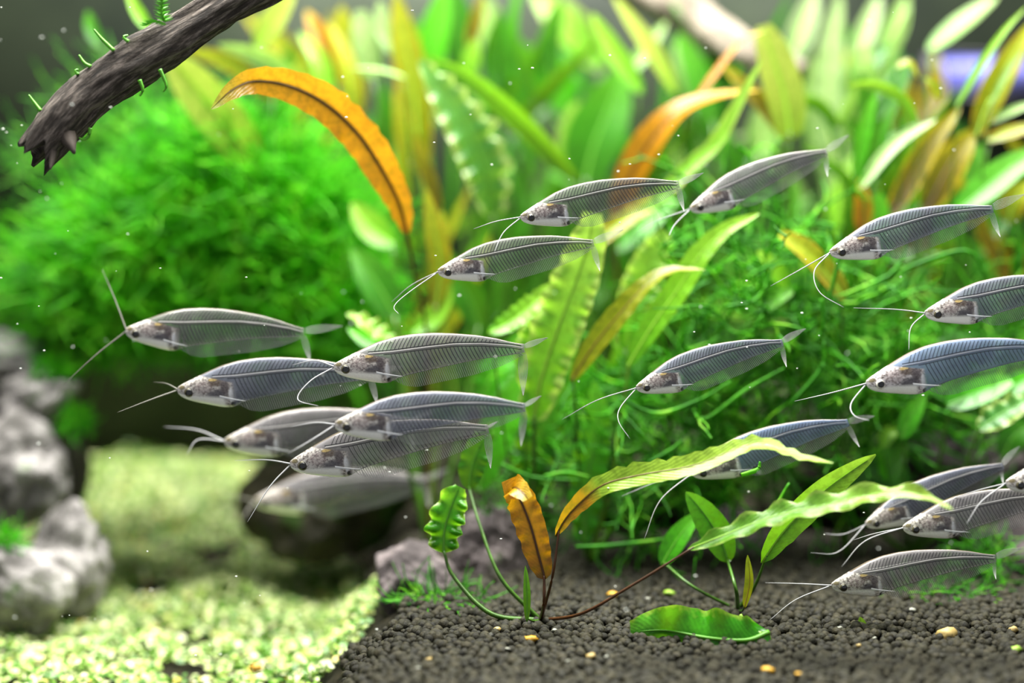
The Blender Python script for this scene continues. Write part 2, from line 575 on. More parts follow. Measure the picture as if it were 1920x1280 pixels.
def branch(name, label, path, radii, mat, seed, flat=0.85, n=90, sides=40, ridge=0.17, jag=None):
    pts = [P(*q) for q in path]
    loc = pts[0]
    C = spline(pts, n)
    t = np.linspace(0, 1, n)
    R = np.interp(t, np.linspace(0, 1, len(radii)), radii) * path[0][2] / FPX
    T = unit(np.gradient(C, axis=0))
    A = unit(np.cross(T, np.array((0, 1.0, 0))))
    B = np.cross(T, A)
    ang = np.arange(sides) / sides * 2 * np.pi
    rr = np.zeros((n, sides))
    for i in range(n):
        for j in range(sides):
            q = Vector((math.cos(ang[j]) * 1.3, math.sin(ang[j]) * 1.3, t[i] * 4.0 + seed))
            q2 = Vector((math.cos(ang[j]) * 3.4, math.sin(ang[j]) * 3.4, t[i] * 7.0 + seed))
            rr[i, j] = 1 + ridge * (1.6 * noise.noise(q) + 1.0 * noise.noise(q2)) - ridge * 1.0 * max(0, noise.noise(q2 * 1.7))
    ring = A[:, None] * np.cos(ang)[None, :, None] + B[:, None] * np.sin(ang)[None, :, None] * flat
    V = C[:, None] + ring * (R[:, None] * rr)[..., None]
    if jag is not None:
        for j in range(sides):
            k = jag(ang[j])
            for q in range(10):
                V[n - 10 + q, j] += T[-1] * k * (q / 9.0) ** 1.5
    uv = np.stack([np.broadcast_to((ang / (2 * np.pi))[None], (n, sides)), np.broadcast_to(t[:, None], (n, sides))], -1).reshape(-1, 2)
    V = V.reshape(-1, 3)
    endc = V[-sides:].mean(axis=0) - T[-1] * 0.004
    V = np.vstack([V, endc[None]])
    uv = np.vstack([uv, [[0.5, 1.0]]])
    f = grid_faces(n, sides, wrap=True)
    j = np.arange(sides)
    cap = np.stack([(n - 1) * sides + j, (n - 1) * sides + (j + 1) % sides, np.full(sides, n * sides)], 1)
    o = link(name, mesh_np(name, V - loc, [f, cap], uv), mat)
    o.location = loc
    return tag(o, label, 'driftwood')


def jag(a):
    return 0.0022 * math.sin(3 * a + 0.6) + 0.0022 * math.sin(7 * a + 1.1) + 0.0015 * math.sin(11 * a)


wood = branch('driftwood_branch', 'weathered dark brown driftwood branch with a broken end hanging above the moss bush',
              [(560, -75, 0.505), (420, 12, 0.50), (325, 70, 0.497), (232, 128, 0.494), (163, 182, 0.492), (112, 240, 0.49), (72, 288, 0.488)],
              [46, 43, 40, 42, 44, 46, 38], WOOD, 2.0, jag=jag)
spur = np.array([P(100, 262, 0.490), P(99, 292, 0.485), P(94, 318, 0.482)])
tube('broken_spur', list(spur), [0.0030, 0.0019, 0.0003], WOOD, wood, 8, 14, local=np.array(wood.location))
spur = np.array([P(122, 245, 0.490), P(133, 270, 0.484), P(139, 287, 0.482)])
tube('broken_spur', list(spur), [0.0040, 0.0026, 0.0006], WOOD, wood, 8, 14, local=np.array(wood.location))
SPROUT = leaf_mat('moss_sprout', [(0, (70, 150, 20)), (1, (120, 190, 50))])
SPROUT_P = plain('moss_sprout_green', (92, 175, 35), 0.4, var=0.3)
for q in ([(213, 95), (203, 85), (190, 72), (176, 55)], [(170, 125), (158, 118), (148, 103)], [(146, 140), (142, 133), (147, 130)], [(76, 208), (66, 195), (54, 178)],
          [(240, 78), (232, 70), (240, 66)], [(170, 240), (166, 255), (156, 262), (148, 258)], [(262, 150), (268, 168), (262, 180)], [(300, 130), (312, 160), (306, 172)]):
    tube('moss_sprout', [P(a, c_, 0.487) for a, c_ in q], [0.00075, 0.0006, 0.0003], SPROUT_P, wood, 5, 14, local=np.array(wood.location))
# leafy shoot growing on top of the branch
shoot = [P(308, 40, 0.487), P(303, 20, 0.486), P(304, 0, 0.485), P(302, -20, 0.485)]
sh = tube('moss_shoot', shoot, [0.0006, 0.0004], SPROUT_P, wood, 5, 14, local=np.array(wood.location))
vs_, fs_ = [], []
for i in range(60):
    t = i / 60
    c0 = spline(shoot, 60)[i]
    a = i * 2.4
    dr = unit(np.array((math.cos(a), math.sin(a) * 0.6, 0.25)))
    L = 0.0022 + 0.0015 * (1 - t)
    sd = unit(np.cross(dr, (0.1, -1, 0.2))) * 0.0004
    vs_ += [c0 - sd, c0 + sd, c0 + dr * L]
    fs_.append([3 * i, 3 * i + 1, 3 * i + 2])
for i in range(34):
    c0 = P(275 + i * 1.1, 47 - 7 * math.sin(i * 0.09), 0.486)
    dr = unit(np.array((-0.8, -0.3 + 0.5 * math.sin(i * 1.7), 0.30 * math.sin(i * 2.3))))
    sd = np.array((0.0001, 0, 0.0003))
    k = len(vs_)
    vs_ += [c0 - sd, c0 + sd, c0 + dr * 0.003]
    fs_.append([k, k + 1, k + 2])
link('shoot_leaves', mesh_np('shoot_leaves', np.array(vs_) - np.array(wood.location), np.array(fs_), smooth=False), SPROUT_P, sh)['kind'] = 'stuff'

m = rock_mat('wood_pale', (84, 74, 62), (140, 130, 116))
branch('driftwood_branch', 'pale driftwood branch among the leaves behind the yellow-ribbed leaf',
       [(1120, -75, 0.76), (1230, -5, 0.74), (1330, 55, 0.72), (1430, 112, 0.70), (1500, 150, 0.69)], [45, 42, 36, 32, 26], m, 7.0, n=60, sides=24)

# blue-violet panel seen through the back of the tank
m, nt = new_mat('blue_panel')
b = NB(nt)
c = b.mix(b.step(b.noise(30.0, 3.0, b.obj()), 0.42, 0.6), lin((72, 74, 165)), lin((118, 118, 178)))
b.out(b.bsdf(c, 0.4, 0.4))
BLUE = m
m = plain('panel_edge', (40, 36, 46), 0.5)
bp = empty('display_panel', P(1850, 142, 0.84), 'blurred blue-violet panel with a dark rim behind the leaf thicket', 'panel')
s = 0.84 / FPX
for nm, x0, x1, z0, z1, y0, y1, mt in (('panel_face', -98, 160, -36, 36, -0.004, 0.0, BLUE), ('panel_rim', -118, -98, -40, 40, -0.005, 0.002, m),
                                       ('panel_rim', -98, 160, -42, -36, -0.005, 0.002, m), ('panel_rim', -98, 160, 36, 41, -0.005, 0.002, m)):
    vv = np.array([[(x0, x1)[i & 1] * s, (y0, y1)[i >> 1 & 1], (z0, z1)[i >> 2 & 1] * s] for i in range(8)])
    link(nm, mesh_np(nm, vv, np.array([[0, 2, 3, 1], [4, 5, 7, 6], [0, 1, 5, 4], [2, 6, 7, 3], [0, 4, 6, 2], [1, 3, 7, 5]]), smooth=False), mt, bp)

# ------------------------------------------------------------------ the leafy plants
# front plant with orange leaves
A, ab = plant_root('aquatic_plant', (1015, 1185), 'water plant with an upright orange leaf and a long arching lime leaf on dark soil')
o = leaf(A, 'orangefull', 58, 0.497, [(1022, 1085), (1010, 1040), (995, 985), (975, 935), (962, 918, 0.493), (968, 914, 0.487), (984, 928, 0.483), (990, 936, 0.482)], roll=[10, 12, 5, 0], ruffle=0.25, base=ab, stalk='brown', via=[(1020, 1130)], blunt=True, seed=3)
leaf(A, 'twotone', 46, (0.495, 0.470), [(1042, 1005), (1062, 970), (1095, 936), (1132, 908), (1200, 890), (1300, 872), (1390, 838), (1440, 834), (1500, 856), (1562, 868)], roll=[-8, 5, 15, 30, 40], ruffle=0.42, base=ab, stalk='brown', via=[(1036, 1080)], waves=15, seed=4)
leaf(A, 'bumpy', 66, 0.512, [(832, 1036), (834, 990), (848, 945), (862, 912)], ruffle=0.8, base=ab, stalk='green', via=[(850, 1080, .51), (920, 1150, .505)], waves=4, seed=5, blunt=True)
leaf(A, 'green', 52, 0.53, [(878, 918), (886, 870), (905, 825), (925, 790)], base=ab, stalk='green', via=[(900, 985, .52), (940, 1085, .51)], ruffle=0.3, waves=5)
leaf(A, 'ruffle', 50, (0.482, 0.455), [(1290, 1030), (1345, 1008), (1450, 968), (1550, 946), (1640, 926), (1700, 922), (1750, 936), (1786, 955)], roll=[20, 35, 25, 20], ruffle=0.75, base=ab, stalk='brown', via=[(1180, 1100, .487), (1090, 1150, .495)], waves=7, seed=19)
leaf(A, 'green', 14, 0.497, [(988, 1165), (988, 1110), (985, 1060)], base=ab)
# front plant with upright lime leaf
B, bb = plant_root('aquatic_plant', (1392, 1165), 'small water plant with a straight upright lime leaf and a curled stub on dark soil')
leaf(B, 'lime', 54, (0.50, 0.492), [(1428, 1055), (1470, 995), (1540, 925), (1600, 880), (1642, 852)], roll=-15, ruffle=0.12, base=bb, stalk='green')
leaf(B, 'bright', 58, 0.515, [(1366, 1055), (1350, 1010), (1318, 960), (1286, 922)], roll=15, base=bb, stalk='green', via=[(1380, 1105, .50)], ruffle=0.1)
leaf(B, 'olive', 22, 0.492, [(1396, 1140), (1406, 1090), (1402, 1040)], roll=50, base=bb, stalk='green')
leaf(B, 'bright', 44, 0.53, [(1240, 1060), (1270, 1010), (1310, 960)], roll=20, base=bb, stalk='green', via=[(1300, 1100, .515)])
FL, fb = plant_root('fallen_leaf', (1310, 1215), 'broad bright green leaf fallen flat onto the dark soil pellets', 'leaf')
leaf(FL, 'bumpy', 105, (0.483, 0.492), [(1442, 1184, .484), (1400, 1200, .482), (1330, 1196, .484), (1250, 1182, .488), (1182, 1184, .49)], roll=[-25, 15, -5, 25, 0], ruffle=0.5, fold=-0.1, waves=3, seed=13, blunt=True, name='blade')
tube('stem', [P(1428, 1190, .484), P(1400, 1170, .488), P(1388, 1152, .49)], [0.0012, 0.0009, 0.0006], STALK['lime'], FL, 6, local=np.array(FL.location))
# mid-tank plants
C_, cb = plant_root('aquatic_plant', (1000, 940), 'water plant with a broad bumpy-edged lime leaf standing behind the catfish tails', depth=0.57)
leaf(C_, 'limepale', 96, (0.56, 0.545), [(1000, 790), (1015, 710), (1046, 615), (1082, 520), (1103, 455), (1112, 398)], roll=5, ruffle=0.42, base=cb, waves=9, seed=22, fold=0.12, blunt=True)
leaf(C_, 'lime', 46, 0.56, [(915, 625), (960, 602), (1005, 565), (1040, 528)], roll=15, ruffle=0.4, base=cb)
leaf(C_, 'limepale', 54, 0.565, [(978, 700), (992, 650), (1012, 600), (1032, 560)], roll=-10, ruffle=0.7, base=cb, waves=6)
leaf(C_, 'bright', 78, 0.575, [(895, 925), (915, 850), (955, 770), (1000, 690)], roll=12, ruffle=0.25, base=cb)
leaf(C_, 'green', 84, 0.58, [(985, 960), (995, 880), (1025, 790), (1062, 720)], roll=-8, ruffle=0.5, base=cb, waves=7)
leaf(C_, 'bright', 60, 0.60, [(900, 760), (925, 700), (960, 660), (985, 620)], roll=12, ruffle=0.3, base=cb)
D, db = plant_root('aquatic_plant', (1110, 950), 'water plant with a narrow olive leaf bending over to a pale tip', depth=0.575)
leaf(D, 'olive', 46, (0.55, 0.54), [(1070, 715), (1112, 650), (1160, 590), (1210, 536), (1258, 508), (1322, 506)], roll=[5, 10, 30, 50], ruffle=0.15, base=db)
leaf(D, 'lime', 50, (0.555, 0.548), [(1175, 690), (1222, 612), (1272, 540), (1312, 478), (1362, 430), (1424, 400)], roll=10, ruffle=0.12, base=db, stalk='lime')
leaf(D, 'limepale', 72, 0.585, [(1172, 660), (1190, 570), (1214, 500), (1248, 435)], roll=-10, ruffle=0.45, base=db, blunt=True)
leaf(D, 'bright', 68, 0.565, [(1095, 1020), (1098, 940), (1110, 850), (1122, 770), (1112, 715)], roll=8, ruffle=0.5, base=db, waves=8)
leaf(D, 'green', 56, 0.59, [(1120, 780), (1160, 720), (1200, 660), (1230, 600)], roll=18, base=db)
leaf(D, 'greenpale', 46, (0.59, 0.57), [(1310, 650), (1370, 610), (1420, 580), (1486, 545)], roll=20, base=db, blunt=True)
leaf(D, 'bright', 52, 0.60, [(1075, 760), (1090, 690), (1110, 640)], roll=-10, base=db)
leaf(D, 'lime', 40, 0.60, [(1140, 760), (1170, 650), (1195, 560)], roll=-10, base=db)
leaf(D, 'pale', 36, 0.575, [(1340, 585), (1390, 605), (1440, 610), (1480, 600)], roll=-30, ruffle=0.7, base=db, waves=5)
E, eb = plant_root('aquatic_plant', (1600, 930), 'water plant with a yellow-green folded leaf beside the looping barbel of a catfish', depth=0.585)
leaf(E, 'yellow', 52, 0.565, [(1584, 560), (1552, 515), (1512, 472), (1462, 438)], roll=-15, base=eb, blunt=True)
leaf(E, 'lime', 36, 0.575, [(1475, 545), (1450, 500), (1420, 470)], roll=-15, base=eb)
leaf(E, 'bright', 46, 0.58, [(1560, 800), (1545, 730), (1560, 660)], roll=20, base=eb)
F_, fb = plant_root('aquatic_plant', (800, 930), 'water plant with a big arching orange leaf whose pale torn tip droops', depth=0.60)
leaf(F_, 'orange', 72, (0.565, 0.50), [(764, 440), (748, 380), (716, 318), (672, 252), (612, 196), (545, 162), (480, 152), (436, 168), (396, 204)], roll=[5, 8, 12, 35, 50], ruffle=0.32, base=fb, stalk='brown', waves=14, seed=31, via=[(778, 520, .58), (800, 640, .60)])
leaf(F_, 'yellow', 40, 0.60, [(815, 585), (826, 500), (812, 420), (800, 352)], roll=10, base=fb, stalk='lime')
leaf(F_, 'yellow', 28, 0.605, [(838, 560), (832, 480), (828, 392)], roll=-15, base=fb, stalk='lime')
leaf(F_, 'lime', 44, 0.60, [(770, 625), (808, 600), (835, 560), (842, 530)], roll=10, base=fb)
leaf(F_, 'limepale', 40, 0.575, [(740, 640), (700, 618), (676, 600), (650, 588)], roll=-30, ruffle=0.5, base=fb, waves=4)
leaf(F_, 'bright', 36, 0.58, [(735, 660), (690, 640), (652, 615)], roll=-20, base=fb)
leaf(F_, 'green', 70, 0.62, [(745, 600), (705, 530), (660, 465)], roll=-12, base=fb)
leaf(F_, 'lime', 60, 0.63, [(740, 460), (700, 430), (660, 380)], roll=-12, base=fb)
leaf(F_, 'green', 60, 0.63, [(900, 620), (880, 560), (850, 520), (845, 470)], roll=12, base=fb)
G, gb = plant_root('aquatic_plant', (900, 880), 'tall water plant with a pale crinkled leaf and a long thin diagonal leaf', depth=0.66)
leaf(G, 'crinkle', 96, (0.63, 0.61), [(926, 410), (912, 330), (878, 250), (832, 180), (786, 112)], roll=-10, ruffle=0.6, base=gb, waves=8, seed=41)
leaf(G, 'green', 42, (0.65, 0.62), [(1085, 345), (1005, 258), (940, 196), (870, 142), (796, 106)], roll=[30, 40, 25], base=gb)
leaf(G, 'yellow', 66, 0.66, [(792, 330), (782, 250), (776, 170), (760, 80), (742, -15)], roll=5, base=gb, stalk='lime')
leaf(G, 'white', 54, 0.665, [(700, 150), (688, 90), (676, 20)], roll=-10, base=gb, blunt=True)
leaf(G, 'white', 36, 0.66, [(742, 105), (722, 60), (712, 0)], roll=-10, base=gb)
leaf(G, 'pale', 18, 0.64, [(760, 146), (715, 133), (662, 128)], roll=-40, base=gb)
leaf(G, 'bright', 66, 0.69, [(795, 200), (806, 110), (826, 20), (835, -30)], roll=12, base=gb)
leaf(G, 'dark', 60, 0.70, [(862, 200), (868, 110), (860, 20), (850, -30)], roll=-8, base=gb)
leaf(G, 'lime', 34, 0.665, [(880, 150), (884, 110), (892, 72)], base=gb)
leaf(G, 'brown', 26, 0.68, [(880, 100), (890, 50), (905, -15)], base=gb)
leaf(G, 'yellow', 34, 0.645, [(770, 300), (760, 230), (750, 180)], base=gb)
leaf(G, 'brown', 26, 0.63, [(825, 400), (800, 320), (780, 250)], base=gb)
leaf(G, 'lime', 40, 0.67, [(960, 320), (930, 300), (905, 270)], roll=-20, base=gb)
H, hb = plant_root('aquatic_plant', (1120, 870), 'tall water plant with wide soft green leaves and two narrow lime blades', depth=0.70)
leaf(H, 'green', 110, 0.69, [(1095, 350), (1115, 270), (1146, 190), (1162, 130)], roll=8, base=hb, fold=0.35)
leaf(H, 'limepale', 70, 0.70, [(1078, 345), (1074, 270), (1080, 190)], roll=-20, base=hb)
leaf(H, 'lime', 42, 0.655, [(1205, 178), (1172, 130), (1140, 80), (1110, 24)], roll=-5, base=hb)
leaf(H, 'yellowpale', 40, 0.665, [(1268, 178), (1232, 112), (1190, 50), (1148, -10)], roll=-15, base=hb)
leaf(H, 'limepale', 80, 0.77, [(1135, 130), (1070, 55), (1000, -15)], roll=-5, base=hb)
leaf(H, 'pale', 30, 0.70, [(1165, 150), (1200, 110), (1250, 40)], roll=10, base=hb)
leaf(H, 'green', 80, 0.74, [(1000, 220), (985, 140), (960, 70)], roll=10, base=hb)
leaf(H, 'bright', 70, 0.75, [(1060, 220), (1050, 160), (1070, 90)], roll=-15, base=hb)
leaf(H, 'pale', 60, 0.76, [(960, 140), (925, 60), (905, -10)], roll=10, base=hb)
I_, ib = plant_root('aquatic_plant', (1180, 900), 'water plant with a long golden-orange leaf curving over behind the topmost catfish pair', depth=0.64)
leaf(I_, 'orangefull', 66, (0.63, 0.60), [(1150, 420), (1180, 335), (1222, 262), (1275, 210), (1340, 184), (1425, 170)], roll=[5, 10, 35, 50], base=ib, stalk='brown')
leaf(I_, 'orange', 18, 0.615, [(1282, 222), (1340, 140), (1392, 75), (1436, 58)], roll=30, base=ib, stalk='brown')
leaf(I_, 'limepale', 32, (0.60, 0.58), [(1175, 432), (1280, 326), (1342, 268), (1382, 198), (1428, 112)], roll=15, ruffle=0.2, base=ib)
leaf(I_, 'yellow', 40, 0.60, [(1095, 480), (1150, 430), (1240, 366), (1296, 330)], roll=20, ruffle=0.3, base=ib)
leaf(I_, 'bright', 60, 0.64, [(1150, 470), (1200, 420), (1270, 370)], roll=10, base=ib)
J, jb = plant_root('aquatic_plant', (1490, 880), 'water plant with a broad pale leaf marked by a yellow-green rib', depth=0.65)
leaf(J, 'yellowpale', 78, 0.62, [(1482, 262), (1470, 180), (1448, 105), (1430, 48)], roll=-5, base=jb, blunt=True)
leaf(J, 'brown', 38, 0.625, [(1478, 265), (1425, 192), (1374, 142), (1352, 120)], roll=-10, base=jb)
leaf(J, 'pale', 60, 0.70, [(1420, 300), (1430, 260), (1425, 200)], roll=10, base=jb)
leaf(J, 'green', 60, 0.70, [(1340, 240), (1310, 150), (1270, 60)], roll=-10, base=jb)
leaf(J, 'white', 60, 0.71, [(1300, 190), (1285, 130), (1270, 70)], roll=-25, base=jb)
K, kb = plant_root('aquatic_plant', (1580, 880), 'pale water plant rising like a column behind the catfish tails', depth=0.72)
leaf(K, 'white', 64, 0.71, [(1568, 420), (1566, 320), (1552, 210), (1558, 90), (1575, -15)], roll=5, ruffle=0.4, base=kb)
leaf(K, 'pale', 56, 0.72, [(1530, 300), (1515, 200), (1530, 100)], roll=-25, ruffle=0.3, base=kb)
leaf(K, 'white', 40, 0.73, [(1600, 130), (1625, 60), (1650, -10)], roll=20, base=kb)
leaf(K, 'pale', 40, 0.74, [(1650, 120), (1680, 50), (1700, -10)], roll=10, base=kb)
leaf(K, 'white', 48, 0.74, [(1480, 120), (1510, 40), (1530, -20)], roll=10, base=kb)
L, lb = plant_root('aquatic_plant', (1720, 900), 'dense water plant with brown-olive blades and a pale arching leaf near the blue panel', depth=0.63)
leaf(L, 'white', 30, 0.595, [(1612, 356), (1655, 296), (1700, 256), (1756, 224)], roll=25, base=lb, stalk='lime')
leaf(L, 'brown', 48, 0.61, [(1665, 410), (1708, 335), (1750, 262), (1800, 202)], roll=12, base=lb, stalk='brown')
leaf(L, 'brown', 66, 0.62, [(1735, 400), (1780, 310), (1832, 240)], roll=10, base=lb, stalk='brown')
leaf(L, 'yellow', 50, 0.60, [(1828, 262), (1850, 200), (1885, 130), (1935, 40)], roll=10, base=lb)
leaf(L, 'bright', 28, 0.605, [(1604, 345), (1618, 260), (1642, 170)], roll=10, base=lb)
leaf(L, 'green', 26, 0.62, [(1640, 330), (1655, 250), (1680, 190)], roll=10, base=lb)
leaf(L, 'lime', 22, 0.60, [(1722, 236), (1692, 186), (1642, 160), (1588, 160)], roll=30, base=lb)
leaf(L, 'greenpale', 62, 0.595, [(1790, 400), (1845, 355), (1900, 312), (1970, 275)], roll=20, base=lb)
leaf(L, 'pale', 22, 0.60, [(1845, 236), (1890, 212), (1950, 188)], roll=20, base=lb)
leaf(L, 'lime', 15, 0.59, [(1790, 206), (1830, 135), (1880, 62), (1925, 12)], roll=10, base=lb)
leaf(L, 'pale', 14, 0.59, [(1856, 200), (1880, 150), (1920, 90)], roll=10, base=lb)
leaf(L, 'pale', 40, 0.68, [(1740, 95), (1795, 50), (1870, -8)], roll=25, base=lb)
leaf(L, 'orangefull', 36, 0.60, [(1614, 440), (1618, 385), (1612, 335)], roll=5, base=lb, stalk='brown')
leaf(L, 'yellow', 20, 0.60, [(1680, 128), (1704, 118), (1722, 146)], roll=30, base=lb)
leaf(L, 'yellow', 30, 0.60, [(1732, 146), (1750, 160), (1762, 190)], roll=10, base=lb)
leaf(L, 'green', 60, 0.64, [(1800, 390), (1820, 320), (1840, 270)], roll=10, base=lb)
leaf(L, 'bright', 50, 0.63, [(1720, 390), (1745, 330), (1770, 290)], roll=-10, base=lb)
leaf(L, 'yellow', 50, 0.62, [(1890, 420), (1900, 380), (1930, 340)], roll=10, base=lb)
leaf(L, 'yellow', 30, 0.61, [(1850, 265), (1890, 250), (1950, 235)], roll=20, base=lb)
leaf(L, 'bright', 56, 0.61, [(1630, 470), (1640, 420), (1650, 360)], roll=5, base=lb)
M_, mb = plant_root('aquatic_plant', (1720, 1000), 'low water plant with short bright green blades below the white-faced catfish', depth=0.59)
leaf(M_, 'bright', 36, 0.565, [(1690, 824), (1706, 785), (1734, 738)], roll=10, base=mb)
leaf(M_, 'bright', 56, 0.57, [(1775, 760), (1830, 738), (1895, 712)], roll=20, base=mb, blunt=True)
leaf(M_, 'bright', 44, 0.57, [(1870, 745), (1905, 722), (1960, 692)], roll=20, base=mb)
leaf(M_, 'crinkle', 56, 0.56, [(1835, 805), (1875, 778), (1940, 742)], roll=20, ruffle=0.6, base=mb, waves=4)
leaf(M_, 'green', 78, 0.585, [(1610, 950), (1650, 885), (1700, 835)], roll=15, base=mb)
leaf(M_, 'bright', 60, 0.585, [(1700, 910), (1670, 880), (1650, 840)], roll=-15, base=mb)
leaf(M_, 'lime', 30, 0.575, [(1655, 840), (1665, 815), (1690, 805)], roll=10, ruffle=0.5, base=mb)
leaf(M_, 'green', 50, 0.58, [(1880, 860), (1900, 820), (1940, 790)], roll=10, base=mb)
# plants among and beyond the moss bush
N_, nb = plant_root('aquatic_plant', (500, 870), 'tall water plant with a wide creamy leaf leaning out below the driftwood branch', depth=0.66)
leaf(N_, 'yellowpale', 88, (0.645, 0.62), [(478, 310), (425, 235), (372, 172), (318, 108)], roll=5, base=nb, blunt=True)
leaf(N_, 'yellow', 36, 0.64, [(520, 190), (440, 122), (345, 92)], roll=25, base=nb)
leaf(N_, 'pale', 34, 0.64, [(570, 165), (500, 112), (408, 84)], roll=30, base=nb)
leaf(N_, 'yellowpale', 58, 0.65, [(482, 92), (520, 30), (552, -15)], roll=10, base=nb)
leaf(N_, 'orangefull', 46, 0.68, [(640, 160), (610, 90), (575, 20)], roll=-10, base=nb, stalk='brown')
leaf(N_, 'lime', 40, 0.66, [(620, 200), (600, 120), (560, 60)], roll=-20, base=nb)
leaf(N_, 'yellow', 50, 0.69, [(660, 160), (650, 90), (640, 10)], roll=10, base=nb)
leaf(N_, 'lime', 26, 0.60, [(285, 62), (262, 30), (236, -20)], roll=-10, base=nb, via=[(330, 140, .63), (450, 360, .65)])
leaf(N_, 'green', 26, 0.66, [(190, 90), (172, 55), (165, 20)], roll=-10, base=nb, via=[(260, 200, .66), (420, 420, .66)])

# the thicket behind: more plants of the same kind
SCH = {'dark green': ['dark', 'green', 'dark'], 'bright green': ['green', 'dark', 'bright'], 'lime': ['green', 'lime', 'dark'], 'yellow-green': ['yellow', 'green', 'dark'],
       'pale green': ['green', 'pale', 'dark'], 'brown-olive': ['brown', 'dark', 'yellow']}
spots = [(600, 640, 'dark green', 'at the edge of the fluffy moss bush'), (690, 700, 'bright green', 'above the broad algae-covered stone'), (760, 600, 'yellow-green', 'beside the stalk of the arching orange leaf'),
         (840, 700, 'dark green', 'behind the curled-barbel catfish'), (930, 600, 'bright green', 'below the pale crinkled leaf'), (1010, 640, 'dark green', 'behind the broad bumpy lime leaf'),
         (1080, 560, 'bright green', 'behind the narrow olive leaf'), (1180, 620, 'dark green', 'under the golden-orange curving leaf'), (1260, 560, 'lime', 'behind the bending olive leaf tip'),
         (1340, 600, 'dark green', 'behind the moss tangle of the upper catfish'), (1420, 520, 'pale green', 'below the broad yellow-ribbed leaf'), (1500, 600, 'dark green', 'behind the yellow-green folded leaf'),
         (1570, 520, 'lime', 'at the foot of the pale column plant'), (1640, 560, 'dark green', 'behind the looping barbel'), (1710, 520, 'brown-olive', 'behind the blue-grey catfish with the looping barbel'),
         (1790, 560, 'dark green', 'behind the catfish with the level barbel'), (1860, 520, 'bright green', 'next to the tank side behind the level-barbel catfish'), (1930, 620, 'dark green', 'against the side pane behind the white-faced catfish'),
         (640, 400, 'lime', 'between the moss bush and the arching orange leaf'), (880, 420, 'dark green', 'right behind the pale crinkled leaf'), (1000, 400, 'bright green', 'crossed by the thin diagonal leaf'),
         (1130, 330, 'dark green', 'behind the two narrow lime blades'), (1250, 330, 'pale green', 'behind the golden-orange curving leaf'), (1370, 330, 'dark green', 'below the pale driftwood'),
         (1500, 330, 'pale green', 'around the broad yellow-ribbed leaf'), (1640, 330, 'bright green', 'beside the pale column plant'), (1690, 290, 'dark green', 'under the pale arching leaf'), (1900, 420, 'brown-olive', 'beneath the blue-violet panel'),
         (560, 230, 'yellow-green', 'behind the drooping orange leaf tip'), (700, 260, 'yellow-green', 'behind the middle of the arching orange leaf'), (980, 200, 'dark green', 'above the thin diagonal leaf'),
         (1330, 180, 'bright green', 'in front of the pale driftwood'), (1620, 130, 'pale green', 'above the pale arching leaf'), (1655, 110, 'brown-olive', 'beside the blue-violet panel')]
for i, (sx, sy, sch, where) in enumerate(spots):
    g = np.random.default_rng(100 + i)
    dd = 0.66 + 0.13 * g.random()
    pr, pb = plant_root('aquatic_plant', (sx, 640), 'blurred %s long-leaved water plant %s' % (sch, where), group='water plants in the thicket', depth=dd)
    for j in range(8):
        k = SCH[sch][int(g.choice(3, p=[.5, .3, .2]))]
        x0 = sx + g.uniform(-70, 70)
        y0 = sy + g.uniform(-40, 180)
        L_ = g.uniform(120, 290)
        if sx > 1600 and sy < 140:
            L_ *= 0.6
        a = g.normal(0.15, 0.42)
        cv = g.normal(0, 0.4)
        pts = [(x0, y0), (x0 + L_ * 0.5 * math.sin(a), y0 - L_ * 0.5 * math.cos(a)), (x0 + L_ * 0.5 * (math.sin(a) + math.sin(a + cv)), y0 - L_ * 0.5 * (math.cos(a) + math.cos(a + cv)))]
        leaf(pr, k, g.uniform(18, 50), dd - 0.03 * g.random(), pts, roll=g.uniform(-50, 50), ruffle=0.0 if g.random() < 0.6 else 0.3, base=pb)


# ------------------------------------------------------------------ moss
def moss_mat(name, stops):
    m, nt = new_mat(name)
    b = NB(nt)
    f = b.noise(70.0, 3.0, b.obj())
    c = b.ramp(f, [(p, lin(x)) for p, x in stops])
    p = b.bsdf(c, 0.5, 0.3)
    t = b.n('ShaderNodeBsdfTranslucent')
    b.put(t.inputs[0], c)
    b.out(b.mixs(0.4, p, t.outputs[0]))
    return m


MOSS_BRIGHT = moss_mat('moss_bright', [(0.3, (48, 150, 4)), (0.5, (84, 200, 12)), (0.7, (140, 225, 50))])
MOSS_DEEP = moss_mat('moss_deep', [(0.32, (38, 112, 9)), (0.46, (54, 138, 12)), (0.57, (86, 180, 24)), (0.68, (150, 215, 60))])


def walk(start, dirs, step, K, wob, g, gravity=0.0):
    N = len(start)
    p = np.zeros((N, K, 3))
    p[:, 0] = start
    d = unit(dirs)
    curl = g.normal(0, wob, (N, 3))
    for k in range(1, K):
        d = unit(d + curl * 0.55 + g.normal(0, wob, (N, 3)) + np.array((0, 0, gravity)))
        p[:, k] = p[:, k - 1] + d * step[:, None]
    return p


